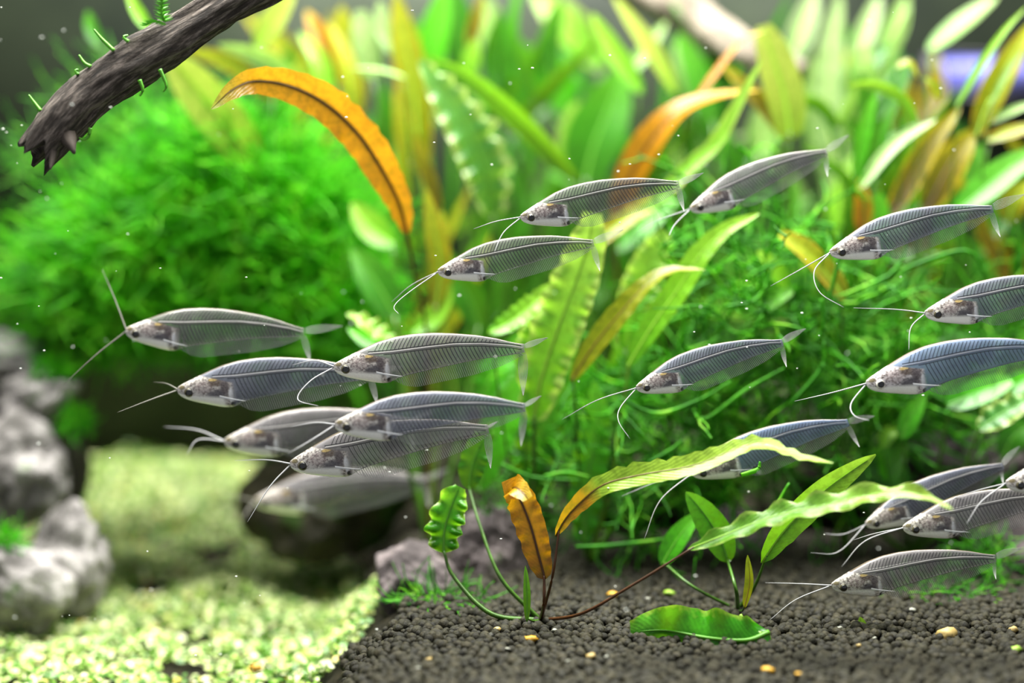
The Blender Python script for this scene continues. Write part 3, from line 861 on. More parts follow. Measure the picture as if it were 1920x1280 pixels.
def moss(name, label, blobs, n, length, rad, mat, seed, K=8, wob=0.28, out=0.9, up=0.15, sides=3, twigs=0, cat='moss'):
    g = np.random.default_rng(seed)
    wts = np.array([b_[3] * b_[4] for b_ in blobs], float)
    which = g.choice(len(blobs), n, p=wts / wts.sum())
    st, di = np.zeros((n, 3)), np.zeros((n, 3))
    for i in range(n):
        px, py, d, rx, ry, rz = blobs[which[i]]
        q = unit(g.normal(size=3)) * g.random() ** 0.45
        s = d / FPX
        c = P(px, py, d)
        st[i] = c + np.array((q[0] * rx * s, q[1] * rz * s, q[2] * ry * s))
        di[i] = q * out + np.array((0, -0.1, up)) + g.normal(0, 0.5, 3)
    step = g.uniform(0.6, 1.3, n) * length / K
    p = walk(st, di, step, K, wob, g)
    p[..., 2] = np.maximum(p[..., 2], 0.002)
    r = g.uniform(0.7, 1.3, n)[:, None] * rad * np.linspace(1, 0.35, K)[None]
    v, f = strands(p, r, sides)
    if twigs:
        idx = np.repeat(np.arange(n), twigs)
        kk = g.integers(1, K - 1, len(idx))
        s0 = p[idx, kk]
        T = unit(p[idx, kk + 1] - p[idx, kk])
        p2 = walk(s0, T * 0.6 + g.normal(0, 0.7, (len(idx), 3)), g.uniform(0.5, 1.2, len(idx)) * length * 0.3 / 4, 5, 0.22, g)
        p2[..., 2] = np.maximum(p2[..., 2], 0.002)
        r2 = np.full((len(idx), 1), rad * 0.75) * np.linspace(1, 0.4, 5)[None]
        v2, f2 = strands(p2, r2, sides)
        f = np.vstack([f, f2 + len(v)])
        v = np.vstack([v, v2])
    o = link(name, mesh_np(name, v, f), mat)
    return tag(o, label, cat, kind='stuff')


moss('moss_bush', 'fluffy bright green moss bush below the driftwood branch',
     [(430, 400, 0.665, 195, 195, 110), (300, 480, 0.665, 195, 170, 100), (560, 480, 0.66, 150, 190, 100), (180, 540, 0.67, 150, 110, 90), (620, 600, 0.655, 110, 80, 80), (440, 590, 0.665, 200, 60, 80)],
     9000, 0.030, 0.00065, MOSS_BRIGHT, 1, K=7, wob=0.22)
moss('moss_wisps', 'thin loose moss wisps fringing the bright moss bush',
     [(170, 330, 0.69, 130, 90, 70), (60, 520, 0.70, 110, 110, 70), (260, 230, 0.68, 140, 80, 70), (120, 600, 0.68, 110, 60, 60)],
     900, 0.034, 0.0005, MOSS_DEEP, 2, K=7, wob=0.2)
moss('moss_tangle', 'tangled stringy green moss around the lower leaf stalks',
     [(1120, 860, 0.60, 180, 130, 70), (1250, 900, 0.585, 150, 100, 80), (1300, 780, 0.585, 160, 110, 80), (1480, 850, 0.595, 160, 110, 80)],
     340, 0.044, 0.00075, MOSS_DEEP, 3, K=12, wob=0.20, twigs=3, sides=4)
moss('moss_tangle', 'tangled stringy green moss hanging between the upper catfish',
     [(1420, 560, 0.585, 180, 140, 80), (1560, 620, 0.59, 170, 160, 80), (1400, 440, 0.60, 110, 40, 60), (1650, 760, 0.60, 160, 110, 70), (1830, 680, 0.61, 130, 110, 70)],
     400, 0.042, 0.00080, MOSS_DEEP, 4, K=12, wob=0.20, twigs=3, sides=4)
moss('moss_tuft', 'small moss tuft on the soil beside the lowest catfish', [(1760, 1120, 0.545, 90, 40, 60), (1850, 1060, 0.56, 60, 60, 50)], 260, 0.016, 0.0004, MOSS_DEEP, 6, K=7, wob=0.3)
moss('moss_tuft', 'tiny moss tuft in the gap between the stacked grey stones', [(105, 690, 0.65, 40, 20, 30), (140, 790, 0.65, 25, 30, 30), (15, 1015, 0.60, 22, 22, 14)], 260, 0.010, 0.0005, MOSS_BRIGHT, 7, K=5, wob=0.3)
moss('moss_tuft', 'faint moss growth at the foot of the slate-grey stone', [(830, 1150, 0.535, 90, 50, 40)], 120, 0.018, 0.0004, MOSS_DEEP, 9, K=6, wob=0.2)

# individual moss strands in focus, as seen crossing in front of the tangle
for q, dd in (([(1850, 520), (1800, 470), (1600, 545), (1560, 560)], .56), ([(1480, 760), (1540, 690), (1545, 640)], .548), ([(1160, 745), (1230, 775), (1310, 750), (1370, 715)], .545),
              ([(1020, 893), (1060, 886), (1105, 894)], .55), ([(1300, 780), (1330, 782), (1400, 730), (1470, 690)], .545), ([(1215, 868), (1255, 845), (1280, 825)], .545),
              ([(940, 870), (1000, 895), (1090, 900)], .555), ([(1080, 1025), (1150, 1022), (1250, 1010)], .55), ([(1360, 575), (1420, 560), (1450, 500)], .55),
              ([(1555, 560), (1570, 500), (1585, 450)], .55), ([(1290, 700), (1380, 655), (1430, 590)], .55), ([(1390, 890), (1420, 880), (1425, 865)], .5),
              ([(1340, 1000), (1430, 980), (1480, 905)], .52), ([(1540, 560), (1545, 610), (1530, 640)], .545), ([(1600, 560), (1640, 540), (1690, 490), (1700, 440)], .56)):
    tube('moss_strand', [P(a, c_, dd) for a, c_ in q], [0.0007, 0.0009, 0.0004], MOSS_DEEP, None, 6, 20)
    tag(bpy.context.scene.collection.objects[-1], 'single long green moss strand standing out from the tangle', 'moss', 'long moss strands')

# ------------------------------------------------------------------ carpet plants, soil pellets, pebbles
m, nt = new_mat('carpet_leaves')
b = NB(nt)
geo = b.n('ShaderNodeNewGeometry')
c = b.ramp(geo.outputs['Random Per Island'], [(0.0, lin((58, 108, 22))), (0.30, lin((90, 145, 40))), (0.5, lin((170, 200, 95))), (0.7, lin((212, 226, 150))), (0.95, lin((232, 236, 190))), (1.0, lin((220, 190, 60)))])
p = b.bsdf(c, 0.4, 0.5)
t = b.n('ShaderNodeBsdfTranslucent')
b.put(t.inputs[0], c)
b.out(b.mixs(0.3, p, t.outputs[0]))
CARPET = m


def border(py):
    return np.interp(py, [830, 1000, 1090, 1150, 1200, 1280, 1400], [470, 560, 700, 705, 690, 600, 520])


g = np.random.default_rng(77)
n = 60000
gx = g.uniform(-0.35, 0.02, n)
gy = g.uniform(-0.09, 0.365, n)
clump = np.array([noise.noise(Vector((x * 26, y * 26, 1.7))) + 0.6 * noise.noise(Vector((x * 70, y * 70, 4.7))) for x, y in zip(gx, gy)])
pts = np.stack([gx, gy, gz_at(gx, gy)], 1)
px = 960 + (pts - CAM) @ RGT / ((pts - CAM) @ FWD) * FPX
py = 640 - (pts - CAM) @ UPV / ((pts - CAM) @ FWD) * FPX
keep = (px < border(py) + 45 * clump) & (px > -120) & (py < 1330) & (clump > -0.62 + 0.45 * g.random(n))
pts, clump = pts[keep], clump[keep]
n = len(pts)
size = g.uniform(0.0006, 0.0016, n)
nrm = unit(np.stack([g.normal(0, 0.45, n), g.normal(-0.15, 0.45, n), np.ones(n)], 1))
ax = unit(np.cross(nrm, g.normal(size=(n, 3))))
ay = np.cross(nrm, ax)
hgt = 0.001 + np.maximum(0, clump + 0.25) * 0.009 * g.random(n)
pts[:, 2] += hgt
ang = np.arange(6) / 6 * 2 * np.pi
V = pts[:, None] + (ax[:, None] * np.cos(ang)[None, :, None] * 1.25 + ay[:, None] * np.sin(ang)[None, :, None]) * size[:, None, None]
V[:, 0] -= nrm * (size * 0.35)[:, None]
V[:, 3] -= nrm * (size * 0.35)[:, None]
f = (np.arange(6)[None] + (np.arange(n) * 6)[:, None])
o = link('carpet_plant', mesh_np('carpet_plant', V.reshape(-1, 3), f, smooth=False), CARPET)
tag(o, 'low carpet of tiny pale yellow-green leaves beside the grey rock stack', 'carpet plant', kind='stuff')

SOIL = []
for i, (a, c2) in enumerate((((22, 21, 12), (40, 38, 22)), ((33, 31, 18), (54, 50, 30)), ((27, 26, 14), (47, 45, 26)))):
    SOIL.append(plain('soil_pellet_%d' % i, a, 0.72, 0.35, c2=c2, scale=500.0, bump=0.5))


def pellet(seed):
    g = np.random.default_rng(seed)
    k = np.array([1 + 0.16 * noise.noise(Vector(p * 2.2 + seed * 5.3)) for p in ICO2])
    return ICO2 * k[:, None] * g.uniform(0.8, 1.15, 3)


shapes = [pellet(s) for s in range(6)]
g = np.random.default_rng(78)
# blue-noise-like rows of pellets over the open soil
xs, ys = [], []
step = 0.0029
for j, y in enumerate(np.arange(-0.095, 0.16, step * 0.9)):
    for x in np.arange(-0.17, 0.30, step):
        xs.append(x + (j % 2) * step / 2 + g.normal(0, step * 0.22))
        ys.append(y + g.normal(0, step * 0.22))
pts = np.stack([xs, ys, gz_at(xs, ys)], 1)
q = pts - CAM
px = 960 + q @ RGT / (q @ FWD) * FPX
py = 640 - q @ UPV / (q @ FWD) * FPX
keep = (px > border(py) + 20 + 30 * np.sin(py * 0.05)) & (px < 2060) & (py < 1345) & (py > 1010)
pts, px, py = pts[keep], px[keep], py[keep]
rad = np.clip(g.normal(0.00165, 0.0003, len(pts)), 0.001, 0.0024)
pts[:, 2] += rad * 0.55 + g.random(len(pts)) * 0.0011
inview = (px > 1150) & (px < 1915) & (py > 1080) & (py < 1276)
order = np.argsort(np.where(inview, -(py + rad * 2e4), 1e9))
near = order[:300]
rest = np.setdiff1d(np.arange(len(pts)), near)
pm = []
for s_, sh in enumerate(shapes):
    me = mesh_np('soil_pellet', sh, ICO2F)
    me.materials.append(SOIL[s_ % 3])
    pm.append(me)
for k, i in enumerate(near):
    o = bpy.data.objects.new('soil_pellet', pm[k % 6])
    COL.objects.link(o)
    o.parent = floor
    o.location = pts[i]
    o.scale = (rad[i],) * 3
    o.rotation_euler = g.uniform(0, 6.28, 3)
VV, FF, MI = [], [], []
ang = g.uniform(0, 6.28, len(rest))
for k, i in enumerate(rest):
    s_ = shapes[k % 6] * rad[i]
    ca, sa = math.cos(ang[k]), math.sin(ang[k])
    VV.append(np.stack([s_[:, 0] * ca - s_[:, 1] * sa, s_[:, 0] * sa + s_[:, 1] * ca, s_[:, 2]], 1) + pts[i])
    FF.append(ICO2F + k * len(ICO2))
me = mesh_np('soil_pellets', np.vstack(VV), np.vstack(FF))
for mm in SOIL:
    me.materials.append(mm)
me.polygons.foreach_set('material_index', np.repeat(np.arange(len(rest)) % 3, len(ICO2F)).astype(np.int32))
o = link('soil_pellets', me, None, floor)
o['kind'] = 'stuff'

PEB = {'yellow': plain('pebble_yellow', (215, 165, 40), 0.5, var=0.3), 'white': plain('pebble_white', (170, 172, 156), 0.5, var=0.4),
       'tan': plain('pebble_tan', (190, 165, 100), 0.5, var=0.3), 'green': plain('pebble_green', (150, 190, 60), 0.5, var=0.3)}
pebbles = [(995, 1197, 12, 'yellow', 'largest golden-yellow gravel bit below the orange upright leaf'), (1108, 1229, 8, 'tan', None), (1067, 1163 + 77, 7, 'white', None), (932, 1180, 7, 'tan', None),
           (1040, 1182, 6, 'white', None), (952, 1216, 5, 'white', None), (784, 1252, 6, 'white', None), (805, 1235, 5, 'tan', None), (1137, 1231, 5, 'white', None), (1776, 1190, 19, 'tan', 'largest tan gravel chip resting on the open soil pellets'),
           (1710, 1144, 7, 'white', None), (1440, 1256, 10, 'yellow', None), (1498, 1263, 7, 'yellow', None), (1905, 1216, 10, 'green', None), (1900, 1180, 9, 'tan', None), (1610, 1210, 5, 'tan', None),
           (1148, 1115, 8, 'yellow', None), (1255, 1112, 9, 'green', None), (1215, 1122, 6, 'white', None), (1575, 1176, 6, 'white', None), (1640, 1196, 5, 'white', None), (480, 1252, 11, 'yellow', 'orange-yellow gravel bit lying on the pale leaf carpet')]
for i, (x, y, r, k, lab) in enumerate(pebbles):
    d = ground_d(y, 0.003)
    v = shapes[i % 6] * ((0.72 if k == 'white' else 0.9) * r * d / FPX) * (1 + 0.25 * np.sin(ICO2 @ np.array([[3.0], [5.0], [4.0]]) + i)) * np.array((1.25, 0.9, 0.75))
    o = link('gravel_bit', mesh_np('gravel_bit', v, ICO2F), PEB[k])
    o.location = P(x, y, d)
    name_c = {'yellow': 'golden-yellow', 'white': 'whitish', 'tan': 'tan', 'green': 'light green'}[k]
    if lab:
        tag(o, lab, 'gravel')
    else:
        tag(o, 'small %s gravel bit lying loose on the dark soil' % name_c, 'gravel', 'loose %s gravel bits on the soil' % name_c)
BIT, bb2 = plant_root('leaf_fragment', (1614, 1170), 'tiny torn lime leaf fragment poking up from the soil pellets', 'leaf')
leaf(BIT, 'lime', 17, ground_d(1182), [(1612, 1186), (1616, 1172), (1612, 1156)], name='blade')

# specks of debris drifting in the water
SPECK = plain('speck', (240, 245, 235), 0.3)
g = np.random.default_rng(5)
VV, FF = [], []
for i in range(170):
    p = P(g.uniform(0, 1920), g.uniform(0, 1240), g.uniform(0.44, 0.53))
    s_ = shapes[i % 6] * g.uniform(0.00012, 0.00032) * np.array((1.5, 1, 0.8))
    VV.append(s_ + p)
    FF.append(ICO2F + i * len(ICO2))
o = link('drifting_specks', mesh_np('drifting_specks', np.vstack(VV), np.vstack(FF)), SPECK)
tag(o, 'tiny white specks of debris drifting through the water', 'specks', kind='stuff')

# ------------------------------------------------------------------ the glass catfish
def fish_mat(name, tint, alpha, face=(212, 206, 198)):
    """see-through flank with a smoky tint, opaque silvery head; UVMap = (s, t), UV2 = (s, height 0..1)"""
    m, nt = new_mat(name)
    b = NB(nt)
    s_, t_ = b.uv('UVMap')
    _, h_ = b.uv('UV2')
    D = lin

    def ell(cx, cy, rx, ry, lo=0.7, hi=1.15):
        a = b.math('DIVIDE', b.math('SUBTRACT', s_, cx), rx)
        c = b.math('DIVIDE', b.math('SUBTRACT', t_, cy), ry)
        r = b.math('SQRT', b.math('ADD', b.math('MULTIPLY', a, a), b.math('MULTIPLY', c, c)))
        r = b.math('ADD', r, b.math('MULTIPLY', b.math('SUBTRACT', b.noise(900.0, 2.0, b.obj()), 0.5), 0.35))
        return b.step(r, lo, hi, 1.0, 0.0)
    # head boundary: far back along the belly, further forward along the back
    sb = b.lerp(t_, 0.012, 0.075, 0.292, 0.075)
    head = b.step(b.math('SUBTRACT', sb, s_), -0.012, 0.014)
    c = b.mix(b.step(b.noise(1100.0, 5.0, b.obj(), 0.7), 0.42, 0.62), D(face), D((104, 94, 90)))
    c = b.mix(b.math('MULTIPLY', ell(0.145, 0.0, 0.05, 0.035), 0.45), c, D((158, 138, 136)))
    c = b.mix(b.math('MULTIPLY', ell(0.215, -0.048, 0.060, 0.036, 0.5, 1.2), 0.9), c, D((66, 62, 70)))
    c = b.mix(b.math('MULTIPLY', ell(0.205, 0.020, 0.042, 0.026, 0.5, 1.2), 0.85), c, D((80, 62, 46)))
    c = b.mix(ell(0.195, 0.034, 0.024, 0.009), c, D((190, 165, 105)))
    c = b.mix(b.math('MULTIPLY', ell(0.252, -0.005, 0.026, 0.042, 0.5, 1.2), 0.85), c, D((62, 48, 52)))
    c = b.mix(ell(0.030, 0.006, 0.018, 0.012), c, D((120, 110, 80)))
    c = b.mix(ell(0.283, -0.055, 0.014, 0.045), c, D((222, 222, 224)))
    white = b.step(b.math('ADD', h_, b.math('MULTIPLY', s_, 0.15)), 0.22, 0.33, 1.0, 0.0)
    c = b.mix(b.math('MULTIPLY', white, b.step(s_, 0.235, 0.262, 1.0, 0.0)), c, D((248, 247, 238)))
    c = b.mix(ell(0.288, -0.098, 0.014, 0.014), c, D((20, 18, 20)))
    bump = b.noise(1400.0, 3.0, b.obj())
    hs = b.bsdf(c, 0.28, 0.8, bump, 0.5, 0.0005)
    # flank
    fc = b.mix(b.step(b.noise(130.0, 2.0, b.obj()), 0.35, 0.65), D(tint), D(tuple(min(255, x + 22) for x in tint)))
    fc = b.mix(b.step(h_, 0.93, 1.0), fc, D((118, 104, 88)))
    fs = b.bsdf(fc, 0.22, 0.6)
    tr = b.n('ShaderNodeBsdfTransparent')
    tr.inputs[0].default_value = (0.97, 0.98, 0.98, 1)
    a = b.math('ADD', b.math('ADD', alpha, b.math('MULTIPLY', b.step(h_, 0.86, 1.0), 0.25)), b.math('MULTIPLY', b.math('SUBTRACT', b.noise(160.0, 2.0, b.obj()), 0.5), 0.25), clamp=True)
    flank = b.mixs(a, tr.outputs[0], fs)
    b.out(b.mixs(head, flank, hs))
    return m


def clear_mat(name, c, alpha, rough=0.3):
    m, nt = new_mat(name)
    b = NB(nt)
    tr = b.n('ShaderNodeBsdfTransparent')
    b.out(b.mixs(alpha, tr.outputs[0], b.bsdf(lin(c), rough, 0.5)))
    return m


FM = {
    'grey': fish_mat('catfish_grey', (146, 142, 144), 0.46),
    'green': fish_mat('catfish_greenish', (126, 126, 122), 0.36),
    'blue': fish_mat('catfish_blue', (112, 128, 158), 0.60),
    'steel': fish_mat('catfish_steel', (122, 126, 142), 0.52),
    'white': fish_mat('catfish_white_faced', (118, 136, 164), 0.66, face=(222, 214, 214)),
}
FIN = clear_mat('fin_membrane', (142, 142, 142), 0.24)
RAY = clear_mat('fin_ray', (190, 190, 188), 0.6)
RIB = clear_mat('rib_line', (30, 30, 38), 0.9)
SPINE = plain('spine', (176, 172, 170), 0.4)
PECT = clear_mat('pectoral', (222, 224, 226), 0.72)
BARB = plain('barbel', (176, 176, 178), 0.35)
BARBD = plain('barbel_dark', (122, 120, 110), 0.35)
IRIS = plain('iris', (104, 98, 72), 0.3, c2=(30, 28, 24), scale=900.0)
IRISW = plain('iris_white', (235, 232, 222), 0.3, c2=(190, 185, 170), scale=900.0)
PUPIL = plain('pupil', (6, 6, 8), 0.08, 0.8)

TOP = np.array([(0, .004), (.012, .016), (.0574, .0354), (.1, .053), (.1476, .0719), (.2375, .1047), (.326, .123), (.4286, .1294), (.5375, .1258), (.6455, .1121), (.753, .094), (.86, .0658), (.94, .038), (1.0, .0225)])
BOT = np.array([(0, -.010), (.0016, -.0256), (.02, -.042), (.05, -.0586), (.1, -.076), (.1635, -.093), (.22, -.108), (.262, -.1145), (.293, -.111), (.324, -.0950), (.40, -.0800), (.559, -.0593), (.68, -.044), (.7797, -.034), (.90, -.029), (1.0, -.0215)])
FINB = np.array([(.30, -.108), (.3347, -.1359), (.4064, -.149), (.553, -.1315), (.70, -.1142), (.848, -.0824), (.93, -.052), (.975, -.029)])
SPN = np.array([(.18, .046), (.2037, .0456), (.3127, .0441), (.4952, .0514), (.641, .0542), (.7855, .0427), (.929, .0203), (.995, .002)])
WID = np.array([(0, .007), (.02, .018), (.07, .034), (.15, .046), (.25, .048), (.33, .040), (.5, .032), (.75, .020), (.92, .010), (1.0, .0055)])


def sm(tab, x):
    """smooth lookup"""
    return sum(np.interp(x + k, tab[:, 0], tab[:, 1]) for k in (-.016, -.008, 0, .008, .016)) / 5.0


def fish(label, head, tail, d, mat, barbels, lobes=((50, -22), (5, 55)), bend=0.0, yaw=0.0, sway=0.012, deep=1.0, eye='dark', brow=0.0, barb='light'):
    H, Tl = P(head[0], head[1], d), P(tail[0], tail[1], d + yaw)
    L = np.linalg.norm(Tl - H)
    e = (Tl - H) / L
    n = UPV - e * (UPV @ e)
    n /= np.linalg.norm(n)
    l = np.cross(n, e)                                   # away from the viewer
    M = Matrix(((e[0], l[0], n[0], H[0]), (e[1], l[1], n[1], H[1]), (e[2], l[2], n[2], H[2]), (0, 0, 0, 1)))
    root = empty('glass_catfish', None, label, 'fish', 'shoal of glass catfish', matrix=M)
    R3 = np.stack([e, l, n], axis=1)

    def bendz(s_):
        return bend * 4 * s_ * (1 - s_)

    def bendy(s_):
        return sway * np.sin(np.clip(s_, 0, 1.2) * 5.2) * np.clip(s_, 0, 1)

    def loc(p):                                          # a world point in the fish's own axes
        return R3.T @ (np.asarray(p) - H)

    def put(s_, y_, t_):
        return np.stack([s_, y_ + bendy(s_), t_ * deep + bendz(s_)], axis=-1) * L

    # body
    ns, na = 64, 24
    s_ = np.concatenate([np.linspace(0, 0.06, 10, endpoint=False), np.linspace(0.06, 1, ns - 10)])
    tp, bt, wd = sm(TOP, s_), sm(BOT, s_), sm(WID, s_)
    tp[0], bt[0], wd[0] = -0.001, -0.008, 0.003
    a = np.arange(na) / na * 2 * np.pi
    ca, sa = np.cos(a), np.sin(a)
    cy = np.sign(ca) * np.abs(ca) ** 0.85
    t2 = (tp + bt)[:, None] / 2 + (tp - bt)[:, None] / 2 * sa[None]
    y2 = wd[:, None] * cy[None]
    S2 = np.broadcast_to(s_[:, None], t2.shape)
    V = put(S2, y2, t2).reshape(-1, 3)
    uv = np.stack([S2, t2], -1).reshape(-1, 2)
    uv2 = np.stack([S2, np.broadcast_to(((sa + 1) / 2)[None], t2.shape)], -1).reshape(-1, 2)
    f = grid_faces(ns, na, wrap=True)
    me = mesh_np('body', V, [f, np.arange(na)[::-1][None], (np.arange(na) + (ns - 1) * na)[None]], uv, uv2)
    body = link('body', me, FM[mat], root)

    def flank_y(s0, t0):                                 # half-width of the body at (s, t)
        tt, bb = sm(TOP, s0), sm(BOT, s0)
        q = np.clip((t0 - (tt + bb) / 2) / np.maximum((tt - bb) / 2, 1e-5), -0.995, 0.995)
        return sm(WID, s0) * np.sqrt(1 - q * q) ** 0.85

    # spine: a beaded column that just meets the skin on both sides
    k = 90
    ss = np.linspace(0.19, 0.992, k)
    tt = sm(SPN, ss)
    a8 = np.arange(8) / 8 * 2 * np.pi
    bead = 1 + 0.22 * (np.arange(k) % 2)
    rz = 0.0062 * bead * np.interp(ss, [.19, .3, .8, 1], [.9, 1, .8, .5])
    ry = flank_y(ss, tt) * 1.03
    V = put(np.broadcast_to(ss[:, None], (k, 8)), ry[:, None] * np.cos(a8)[None], tt[:, None] + rz[:, None] * np.sin(a8)[None]).reshape(-1, 3)
    link('spine', mesh_np('spine', V, grid_faces(k, 8, wrap=True)), SPINE, root)
    # ribs: thin dark lines along both flanks
    vv, ff = [], []

    def line(sq, tq, w):
        for sd in (-1, 1):
            y_ = sd * (flank_y(sq, tq) * 1.012 + 0.0006)
            T = np.stack([np.gradient(sq), np.gradient(tq)], -1)
            T /= np.linalg.norm(T, axis=-1, keepdims=True)
            p1 = put(sq - T[:, 1] * w, y_, tq + T[:, 0] * w)
            p2 = put(sq + T[:, 1] * w, y_, tq - T[:, 0] * w)
            o_ = sum(len(x) for x in vv)
            m_ = len(sq)
            vv.append(np.vstack([p1, p2]))
            i_ = np.arange(m_ - 1)
            ff.append(np.stack([i_, i_ + 1, i_ + 1 + m_, i_ + m_], 1) + o_)
    q = np.linspace(0, 1, 6)
    for s0 in np.arange(0.225, 0.955, 0.0205):
        t0 = float(sm(SPN, s0)) + 0.010
        top = float(sm(TOP, s0 + 0.03))
        if top * 0.88 > t0 + 0.006:
            line(s0 + (0.036 * (top - t0) / 0.08) * q ** 1.2, t0 + (top * 0.88 - t0) * q, 0.0015)
        if s0 > 0.30:
            t1 = float(sm(SPN, s0)) - 0.011
            bo = float(sm(BOT, min(1, s0 + 0.04)))
            if t1 - bo > 0.01:
                line(s0 + (0.045 * (t1 - bo) / 0.11) * q ** 1.2, t1 + (bo * 0.97 - t1) * q, 0.0015)
    ls = np.linspace(0.19, 0.985, 40)
    line(ls, sm(SPN, ls) + 0.0105, 0.0022)
    ls = np.linspace(0.27, 0.985, 40)
    line(ls, sm(SPN, ls) - 0.0100, 0.0019)
    rb = link('ribs', mesh_np('ribs', np.vstack(vv), np.vstack(ff), smooth=False), RIB, root)
    rb['kind'] = 'stuff'
    # anal fin with fine rays
    k = 60
    fs_ = np.linspace(0.305, 0.975, k)
    up = np.interp(fs_, [.305, .33], [-.112, 0]) * (fs_ < .33) + sm(BOT, fs_) * (fs_ >= .33) + 0.004
    dn = np.minimum(sm(FINB, fs_), up - 0.003)
    shift = 0.022
    V = np.stack([put(fs_, np.zeros(k), up), put(fs_ + shift * 0.5, np.zeros(k) + .002, (up + dn) / 2), put(fs_ + shift, np.zeros(k), dn)], 1).reshape(-1, 3)
    fin = link('anal_fin', mesh_np('anal_fin', V, grid_faces(k, 3)), FIN, root)
    kk = 62
    rs = np.linspace(0.31, 0.97, kk)
    ru, rd = np.interp(rs, fs_, up), np.interp(rs, fs_, dn)
    q = np.linspace(0, 1, 4)
    paths = put(rs[:, None] + shift * q[None], np.broadcast_to(-.0012 * np.ones(4), (kk, 4)), ru[:, None] + (rd - ru)[:, None] * q[None])
    v, f = strands(paths, np.full((kk, 1), 0.0021 * L) * np.linspace(1.1, 0.6, 4)[None], 3)
    fr = link('fin_rays', mesh_np('fin_rays', v, f), RAY, fin)
    fr['kind'] = 'stuff'
    # bright beaded line along the fin base
    bs = np.linspace(0.33, 0.975, 60)
    bp_ = put(bs, np.zeros(60), sm(BOT, bs) + 0.003)
    v, f = strands(bp_[None], (0.0022 * L * (1 + 0.35 * (np.arange(60) % 2)))[None], 6)
    link('fin_base', mesh_np('fin_base', v, f), RAY, fin)
    # tail: two slender lobes
    root_t = put(np.array([0.992]), np.zeros(1), np.array([0.0005]))[0]
    vv, ff, rv, rf = [], [], [], []
    for (dx, dy), z0 in zip(lobes, (0.012, -0.012)):
        tipw = P(tail[0] + dx, tail[1] + dy, d + yaw + (0.006 if dy < 0 else -0.004))
        tip = loc(tipw)
        base = root_t + np.array((0, 0, z0 * L * 0.6))
        ax = tip - base
        ln = np.linalg.norm(ax)
        sd = np.cross(ax / ln, np.array((0, 1.0, 0)))
        k = 12
        tq = np.linspace(0, 1, k)
        wq = ln * 0.115 * np.interp(tq, [0, .12, .3, .5, .7, .88, 1], [.45, .75, 1, .92, .66, .3, .03])
        cq = base[None] + ax[None] * tq[:, None] + np.array((0, 0.0012, 0))[None] * np.sin(tq * 3)[:, None]
        u3 = np.linspace(-1, 1, 5)
        Vq = cq[:, None] + sd[None, None] * (u3[None] * wq[:, None])[..., None]
        o_ = sum(len(x) for x in vv)
        vv.append(Vq.reshape(-1, 3))
        ff.append(grid_faces(k, 5, off=o_))
        for u_ in np.linspace(-0.9, 0.9, 7):
            pth = cq[None, 1:] + sd[None, None] * (u_ * wq[None, 1:])[..., None]
            v, f = strands(pth, np.full((1, k - 1), 0.0007 * L), 3)
            o2 = sum(len(x) for x in rv)
            rv.append(v)
            rf.append(f + o2)
    tf = link('tail_fin', mesh_np('tail_fin', np.vstack(vv), np.vstack(ff)), FIN, root)
    tr = link('fin_rays', mesh_np('fin_rays', np.vstack(rv), np.vstack(rf)), RAY, tf)
    tr['kind'] = 'stuff'
    # pectoral fins
    for sd in (-1, 1):
        k = 10
        tq = np.linspace(0, 1, k)
        sx = 0.225 + 0.135 * tq
        tx = -0.054 - 0.040 * tq + 0.008 * tq ** 2
        yy = sd * (flank_y(sx[:1], tx[:1])[0] * 1.02 + 0.004 + 0.022 * tq)
        wq = 0.0062 * (1 - tq) ** 0.8 + 0.0004
        V = np.stack([put(sx, yy, tx + wq), put(sx, yy + sd * 0.002, tx), put(sx, yy, tx - wq)], 1).reshape(-1, 3)
        link('pectoral_fin', mesh_np('pectoral_fin', V, grid_faces(k, 3)), PECT, root)
    # eyes
    for sd in (-1, 1):
        es, et = 0.0675, -0.0215
        y0 = sd * (flank_y(np.array([es]), np.array([et]))[0] * 0.93)
        c = put(np.array([es]), np.array([y0]), np.array([et]))[0]
        sc = np.array((0.0250, 0.010, 0.0250 if eye == 'dark' else 0.027)) * L
        ey = link('eye', mesh_np('eye', ICO2 * sc, ICO2F), IRIS if eye == 'dark' else IRISW, root)
        ey.location = c
        pv = ICO2 * np.array((0.0182, 0.006, 0.0182)) * L + np.array((0, sd * 0.0062 * L, -0.001 * L))
        link('pupil', mesh_np('pupil', pv, ICO2F), PUPIL, ey)
    # barbels
    for i, bq in enumerate(barbels):
        pw = [put(np.array([0.008]), np.array([-0.006 + 0.012 * i]), np.array([-0.004]))[0]]
        for j, q_ in enumerate(bq[1:], 1):
            pw.append(loc(P(q_[0], q_[1], d + (0.003 * j if i == 0 else -0.004 * j))))
        tube('barbel', pw, [0.0040 * L, 0.0036 * L, 0.0026 * L, 0.0009 * L], BARB if barb == 'light' else BARBD, root, 6, 26)
    return root


